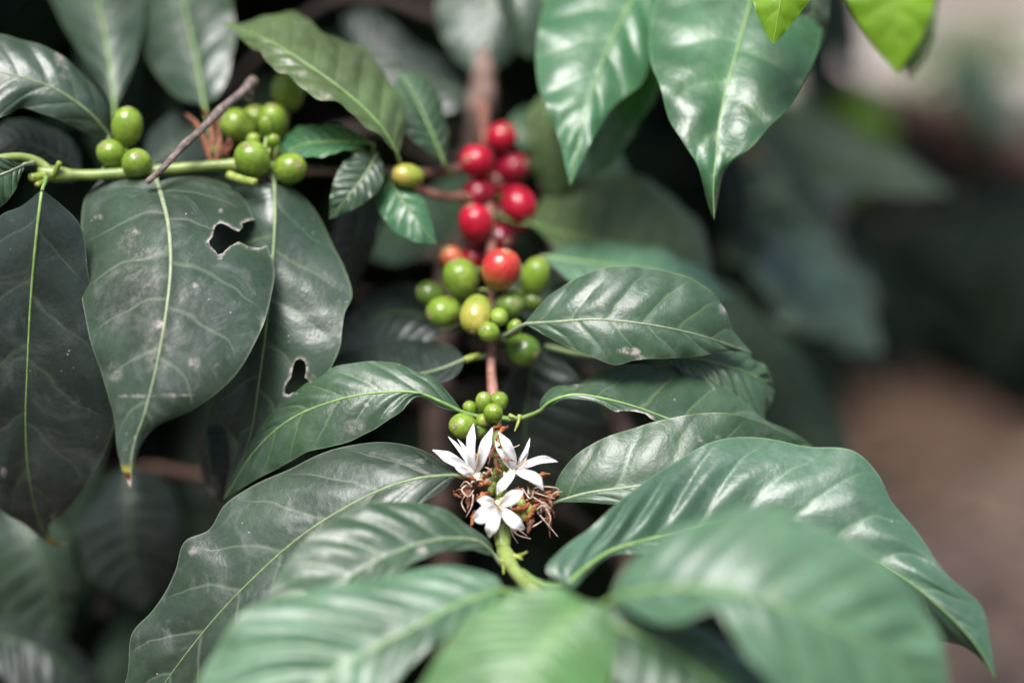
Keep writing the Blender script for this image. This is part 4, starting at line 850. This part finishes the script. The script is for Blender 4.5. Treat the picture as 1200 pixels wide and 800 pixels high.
tube('side_stem', [(60, 660, 210), (110, 700, 200), (165, 728, 190), (260, 760, 175), (420, 800, 160), (540, 860, 152)], 4, 5, M['bark'], tr, n=40, seg=12, label='pinkish low stem in the blur at lower left')
berry(tr, 186, 682, 15, 27, 190, 'anther', (0.2, 0.95, -0.2), name='pale_oval', label='small pale oval by the low stem')  # small pale ellipsoid beside the low stem

def generic_leaf(seed, L=0.12, wd=0.024, droop=0.5, fold=0.18, nu=16, nv=3):
    r = np.random.default_rng(seed)
    t = np.linspace(0, 1, 9)
    ang = np.cumsum(np.full(9, -droop / 8)); y = np.r_[0, np.cumsum(np.cos(ang[1:]) / 8)] * L; z = np.r_[0, np.cumsum(np.sin(ang[1:]) / 8)] * L
    mid = np.stack([0.004 * np.sin(t * 3 + seed), y, z], -1)
    w_ = wd * np.sin(np.pi * t ** 0.85) ** 0.8 * (1 - 0.25 * t)
    up = np.stack([0 * t, -np.gradient(z), np.gradient(y)], -1); up /= np.linalg.norm(up, axis=1)[:, None]
    e1 = mid - np.array([1, 0, 0]) * w_[:, None] + up * (w_ * fold)[:, None]; e2 = mid + np.array([1, 0, 0]) * w_[:, None] + up * (w_ * fold)[:, None]
    return mid, e1, e2
BUSHM = []
for k, (dr, fo) in enumerate(((0.4, 0.2), (0.9, 0.1), (1.4, -0.1), (0.7, 0.3), (1.1, -0.25), (0.2, 0.12))):
    mid, e1, e2 = generic_leaf(k, 0.12 + 0.008 * k, 0.024 + 0.001 * k, dr, fo)
    V, ph, t, vs, Nn, Mi = loft(mid, e1, e2, 18, 4, 0.08, 0.0008, 0.0012, 9, 0.2, k)
    nu, nc = 18, 9; idx = np.arange(nu * nc).reshape(nu, nc)
    F = np.stack([idx[:-1, :-1], idx[:-1, 1:], idx[1:, 1:], idx[1:, :-1]], -1).reshape(-1, 4)
    P = V.reshape(-1, 3); q = F[60]
    if np.cross(P[q[1]] - P[q[0]], P[q[3]] - P[q[0]])[2] < 0: F = F[:, ::-1]
    me = bpy.data.meshes.new('bush_leaf'); me.from_pydata(P.tolist(), [], F.tolist()); me.polygons.foreach_set('use_smooth', np.ones(len(F), bool))
    lv = F.reshape(-1); tt = np.repeat(t[:, None], nc, 1).ravel(); vv = np.repeat(vs[None], nu, 0).ravel()
    u1 = me.uv_layers.new(name='UVMap'); u2 = me.uv_layers.new(name='vein')
    u1.data.foreach_set('uv', np.stack([tt[lv], vv[lv] * .5 + .5], -1).astype(np.float32).ravel()); u2.data.foreach_set('uv', np.stack([ph.ravel()[lv], np.abs(vv[lv])], -1).astype(np.float32).ravel())
    me.materials.append(M['bush']); BUSHM.append(me)

def bush(name, label, cat, foot, branches, gap=0.045, lmat=None, scale=(0.8, 1.15), rb=(0.0035, 0.0015), mind=None):
    """each branch: list of world points; leaves sit on it in opposite pairs"""
    o = thing(name, label, cat, foot); L0 = Vector(foot)
    for pts in branches:
        C = catmull(pts, 30); V, F = tube_geo(C, np.linspace(rb[0], rb[1], 30), 7)
        mk('branch', V, F, M['dark_bark'], o, origin=C[0])
        s = np.r_[0, np.cumsum(np.linalg.norm(np.diff(C, axis=0), axis=1))]; d = gap
        while d < s[-1]:
            p = np.array([np.interp(d, s, C[:, k]) for k in range(3)]); i = min(np.searchsorted(s, d), 28); T = C[i + 1] - C[i]; T /= np.linalg.norm(T)
            side = np.cross(T, [0, 0, 1]); side /= np.linalg.norm(side) + 1e-9
            for sg in (-1, 1):
                h = side * sg + T * rng.uniform(0.2, 0.7) + np.array([0, 0, rng.uniform(-0.55, 0.15)]) + rng.normal(0, 0.18, 3); h /= np.linalg.norm(h)
                q = Vector(h).to_track_quat('Y', 'Z') @ Quaternion((0, 1, 0), rng.normal(0, 0.35))
                k = rng.uniform(*scale)
                if mind is not None and min(((p + h * u * k - CAM) @ FW - FOC) for u in (0, 0.06, 0.13)) < mind + 0.025: continue
                lo = bpy.data.objects.new('leaf', BUSHM[rng.integers(6)]); COL.objects.link(lo); lo.parent = o
                if lmat: lo.material_slots[0].link = 'OBJECT'; lo.material_slots[0].material = M[lmat]
                lo.location = Vector(p + h * 0.006) - L0; lo.rotation_mode = 'QUATERNION'; lo.rotation_quaternion = q
                lo.scale = (k, k, k)
            d += gap * rng.uniform(0.8, 1.2)
    return o
# the body of the plant behind the leaves in view
brs = []
for px0, py0, d0, px1, py1, d1 in ((560, 40, 150, 250, 60, 150), (560, 160, 150, 200, 260, 160), (560, 300, 140, 180, 420, 150), (550, 460, 140, 200, 600, 140), (540, 600, 130, 180, 800, 140),
        (560, 20, 170, 60, -60, 220), (560, 200, 190, -20, 120, 230), (550, 380, 200, -40, 340, 220), (540, 560, 200, -60, 560, 220), (540, 700, 180, -40, 820, 200),
        (565, 60, 170, 820, 60, 260), (560, 260, 180, 860, 360, 200), (550, 400, 150, 760, 620, 150), (540, 560, 150, 820, 760, 150), (540, 700, 120, 700, 900, 130),
        (560, -80, 150, 120, -140, 160), (570, -140, 170, 860, -160, 180), (560, -20, 250, 200, 40, 380), (550, 300, 260, 100, 260, 400), (540, 500, 260, 100, 520, 380), (560, 120, 260, 860, 240, 380), (550, 460, 260, 820, 560, 330)):
    a, b = W((px0, py0, d0)), W((px1, py1, d1)); brs.append([a, (a + b) / 2 + np.array([0, 0, 0.02]), b - np.array([0, 0, 0.02])])
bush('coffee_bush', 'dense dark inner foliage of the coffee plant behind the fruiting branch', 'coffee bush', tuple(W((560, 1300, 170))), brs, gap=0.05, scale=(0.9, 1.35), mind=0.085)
# weedy shrubs in the light further off
for (wx, wy, ww, wh, lab) in ((1.05, 5.2, 0.35, 0.34, 'blurred olive weedy shrub in the light below the lime leaf'), (1.75, 6.4, 0.4, 0.42, 'blurred grey green weedy shrub at the far right edge')):
    brs = []
    for k in range(9):
        a = k * 2.399; r = ww * (0.3 + 0.7 * ((k * 0.618) % 1))
        brs.append([np.array([wx, wy, 0]), np.array([wx + 0.6 * r * math.cos(a), wy + 0.6 * r * math.sin(a), wh * 0.8]), np.array([wx + r * math.cos(a), wy + r * math.sin(a), wh * (0.7 + 0.3 * ((k * 0.37) % 1))])])
    bush('weedy_shrub', lab, 'shrub', (wx, wy, 0), brs, gap=0.09, scale=(1.0, 1.6), lmat='olive')
# a neighbouring plant further back
brs = []
nb0 = W((420, 1900, 900))
nb0[2] = 0.0
for k in range(26):
    px0 = 300 + 240 * ((k * 0.618) % 1); py0 = -150 + 1000 * k / 25; d0 = 620 + 300 * ((k * 0.37) % 1)
    sg = 1 if k % 2 else -1
    a, b = W((px0, py0, d0)), W((px0 + sg * 430, py0 + 120 * (((k * 0.77) % 1) - 0.3), d0 - 160 + 260 * ((k * 0.53) % 1)))
    brs.append([a, (a + b) / 2 + np.array([0, 0, 0.04]), b])
bush('coffee_bush', 'neighbouring dark coffee bush seen only as black blur between the leaves', 'coffee bush', tuple(nb0), brs, gap=0.075, scale=(1.1, 1.7), rb=(0.005, 0.002))
# low dark bush at the right
brs = []
c0 = np.array([0.86, 3.05, 0.0])
for k in range(40):
    a = k * 2.399; r = 0.2 + 0.62 * ((k * 0.618) % 1); zt = 0.16 + 0.34 * ((k * 0.37) % 1)
    top = c0 + np.array([1.1 * r * math.cos(a), 0.9 * r * math.sin(a), zt - 0.03])
    brs.append([c0 + np.array([0.05 * math.cos(a), 0.05 * math.sin(a), 0.1]), c0 + np.array([0.4 * r * math.cos(a), 0.4 * r * math.sin(a), zt * 0.95]), top])
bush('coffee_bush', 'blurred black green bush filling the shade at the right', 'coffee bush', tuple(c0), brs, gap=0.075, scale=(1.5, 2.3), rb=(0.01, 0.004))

# unseen leaf masses added as shade: one above the frame, one behind the camera
def mass(spots, scale):
    """many leaves joined into one mesh: (position, heading) pairs"""
    VV = []; FF = []; n0 = 0; UA = []; UB = []
    data = []
    for me in BUSHM:
        co_ = np.zeros(len(me.vertices) * 3, np.float32); me.vertices.foreach_get('co', co_)
        data.append((co_.reshape(-1, 3), np.array([list(p.vertices) for p in me.polygons])))
    for p, hd in spots:
        q = Vector(hd).to_track_quat('Y', 'Z') @ Quaternion((0, 1, 0), rng.normal(0, 0.4)); k = rng.uniform(*scale)
        v, f = data[rng.integers(6)]
        VV.append(v @ (np.array(q.to_matrix()).T * k) + np.asarray(p)); FF.append(f + n0); n0 += len(v)
    return np.vstack(VV), np.vstack(FF)
sp_ = []
for k in range(1500):
    y = 0.62 + 2.8 * rng.uniform(0, 1) ** 1.4; x = rng.uniform(-0.85, 1.7)
    if x > -0.05 and y < 0.84: continue
    if x < -0.05 and y < 0.72: continue
    if x > 0.4 and y < 2.2: continue
    a = rng.uniform(0, 6.28); sp_.append(((x, y, min(1.22, 1.03 + 0.25 * (y - 0.62)) + rng.uniform(0, 0.05)), (math.cos(a), math.sin(a), rng.uniform(-0.1, 0.2))))
tree = thing('tree', 'unseen leaf canopy added above the coffee plants to shade them', 'tree', (-1.3, 2.9, 0.0))  # out of view, added to keep sunlight off the inner leaves
tube('trunk', [np.array(p) for p in ((-1.3, 2.9, -0.1), (-1.28, 2.8, 0.5), (-1.1, 2.5, 1.05), (-0.5, 1.9, 1.22), (0.1, 1.3, 1.25))], 55, 12, M['dark_bark'], tree, n=30, seg=12, pix=False)
V, F = mass(sp_, (1.2, 1.9)); cr = mk('added_canopy', V, F, M['bush'], tree, origin=np.array((-0.3, 1.6, 1.2))); cr['kind'] = 'stuff'
sp_ = []
for k in range(1250):  # unseen leaf ring added around the camera to block low sky light
    a = rng.uniform(-2.05, 2.05) - math.pi / 2; r = rng.uniform(1.15, 1.7); b = rng.uniform(0, 6.28)
    sp_.append(((r * 1.15 * math.cos(a), 0.25 + r * math.sin(a), rng.uniform(0.0, 2.0)), (math.cos(b), math.sin(b), rng.uniform(-0.8, 0.2))))
for k in range(900):
    z = rng.uniform(0.95, 1.9); b = rng.uniform(0, 6.28)
    x = rng.uniform(-0.42 * z - 0.1, 0.03 * z); y = 0.33 * z * rng.uniform(-1, 1)
    p = CAM + FW * z + RT * x + UP * y
    if p[2] > 0.02: sp_.append((p, (math.cos(b), math.sin(b), rng.uniform(-0.8, 0.2))))
V, F = mass(sp_, (1.3, 1.9)); fo = mk('foliage', V, F, M['bush'], None, origin=np.zeros(3)); fo['kind'] = 'stuff'; fo['label'] = 'dense dark foliage behind the nearest plant, with unseen leaves added behind the camera as shade'
# large blurred leaves on their own shoot to the right of the cherries
s3 = thing('coffee_shoot', 'dark blurred shoot with broad sheened leaves arching right of the hanging leaf', 'coffee shoot', W((800, 130, 240)))
B = s3
tube('stem', [(740, 60, 260), (800, 120, 250), (860, 170, 245), (900, 190, 245)], 2.6, 2.0, M['brown_stem'], B, n=20)
leaf(B, [(845, 200, 240), (890, 255, 236), (940, 310, 236), (985, 365, 240), (1032, 415, 250)], [(890, 205, 270), (945, 240, 280), (1000, 300, 280), (1025, 360, 268)], [(840, 250, 225), (865, 310, 215), (910, 365, 215), (975, 405, 230)], 'dark', 'midrib_dark', attach=(860, 170, 245), quilt=3.0, wave=4.0, veins=6, tilt=(0.25, 300))
leaf(B, [(870, 170, 260), (920, 195, 258), (955, 235, 262), (980, 310, 275)], [(905, 150, 285), (955, 170, 295), (985, 230, 295)], [(880, 215, 245), (915, 250, 245), (950, 290, 258)], 'dark', 'midrib_dark', attach=(860, 170, 245), quilt=2.5, wave=3.0, veins=6, tilt=(0.25, 230))
leaf(B, [(840, 180, 255), (850, 250, 250), (870, 330, 250), (900, 400, 255)], [(815, 220, 260), (815, 290, 260), (850, 370, 258)], [(875, 230, 250), (895, 300, 250), (900, 360, 252)], 'deep', 'midrib_dark', attach=(840, 155, 248), quilt=1.6)

# low shoot at the lower left
s4 = thing('coffee_shoot', 'blurred low shoot with dark drooping leaves at the lower left corner', 'coffee shoot', W((60, 620, 150)))
B = s4
tube('stem', [(250, 560, 130), (150, 545, 122), (60, 560, 125), (-40, 590, 130)], 2.2, 1.8, M['brown_stem'], B, n=20)
leaf(B, [(10, 590, 110), (40, 640, 104), (60, 690, 104), (72, 770, 110)], [(-30, 620, 112), (-20, 680, 108), (20, 740, 108)], [(60, 600, 112), (85, 650, 110), (86, 710, 110)], 'dark', 'midrib_dark', attach=(0, 575, 128), quilt=1.4)
leaf(B, [(-20, 600, 130), (-10, 680, 120), (-5, 760, 120)], [(-60, 640, 130), (-50, 720, 124)], [(20, 640, 126), (25, 710, 122)], 'mid', 'midrib_dark', attach=(-30, 590, 130), quilt=1.4)
leaf(B, [(-40, 745, 96), (20, 750, 90), (70, 775, 90), (120, 830, 96)], [(0, 725, 104), (55, 738, 104), (105, 775, 104)], [(0, 790, 84), (50, 830, 84), (90, 850, 90)], 'deep', 'midrib_dark', attach=(-60, 600, 130), quilt=1.2)
leaf(B, [(150, 545, 105), (150, 600, 100), (155, 655, 100), (170, 715, 106)], [(115, 570, 108), (92, 625, 108), (110, 680, 108)], [(190, 560, 108), (215, 610, 108), (205, 670, 108)], 'deep', 'midrib_dark', attach=(160, 545, 122), quilt=1.2, label='dark leaf in the gap below the brown tipped one')

# bare brown branch crossing the light patch at the top right, with a few leaves
fb = thing('bare_branch', 'blurred bare brown branch slanting across the light patch at top right', 'branch', W((930, 60, 650)))
tube('stem', [(930, 50, 620), (975, 92, 640), (1030, 118, 660), (1090, 135, 690), (1150, 165, 720), (1260, 200, 760)], 13, 17, M['brown_stem'], fb, n=40, seg=12)
B = fb
tube('side_twig', [(1090, 135, 690), (1140, 120, 680), (1200, 118, 680)], 4, 2.5, M['bark'], fb, n=16)
leaf(B, [(1010, 95, 640), (1005, 140, 620), (995, 190, 615), (985, 240, 620)], [(980, 110, 640), (955, 150, 640), (960, 200, 635)], [(1035, 120, 640), (1045, 160, 640), (1015, 215, 630)], 'lime', 'midrib_green', attach=(1010, 108, 655), quilt=1.5)
leaf(B, [(1120, 70, 700), (1135, 105, 690), (1155, 140, 690), (1170, 170, 700)], [(1105, 90, 710), (1110, 130, 705), (1140, 160, 700)], [(1150, 80, 710), (1180, 110, 710), (1185, 150, 706)], 'young', 'midrib_green', attach=(1090, 133, 690), quilt=1.5)

for o in list(S.objects):
    if o.parent is None and o.get('category'):
        gname = {'coffee shoot': 'coffee shoots round the fruiting branch', 'coffee bush': 'dark coffee bushes in the background', 'coffee branch': 'coffee branches bearing fruit', 'shrub': 'blurred weedy shrubs far off'}.get(o['category'])
        if gname: o['group'] = gname
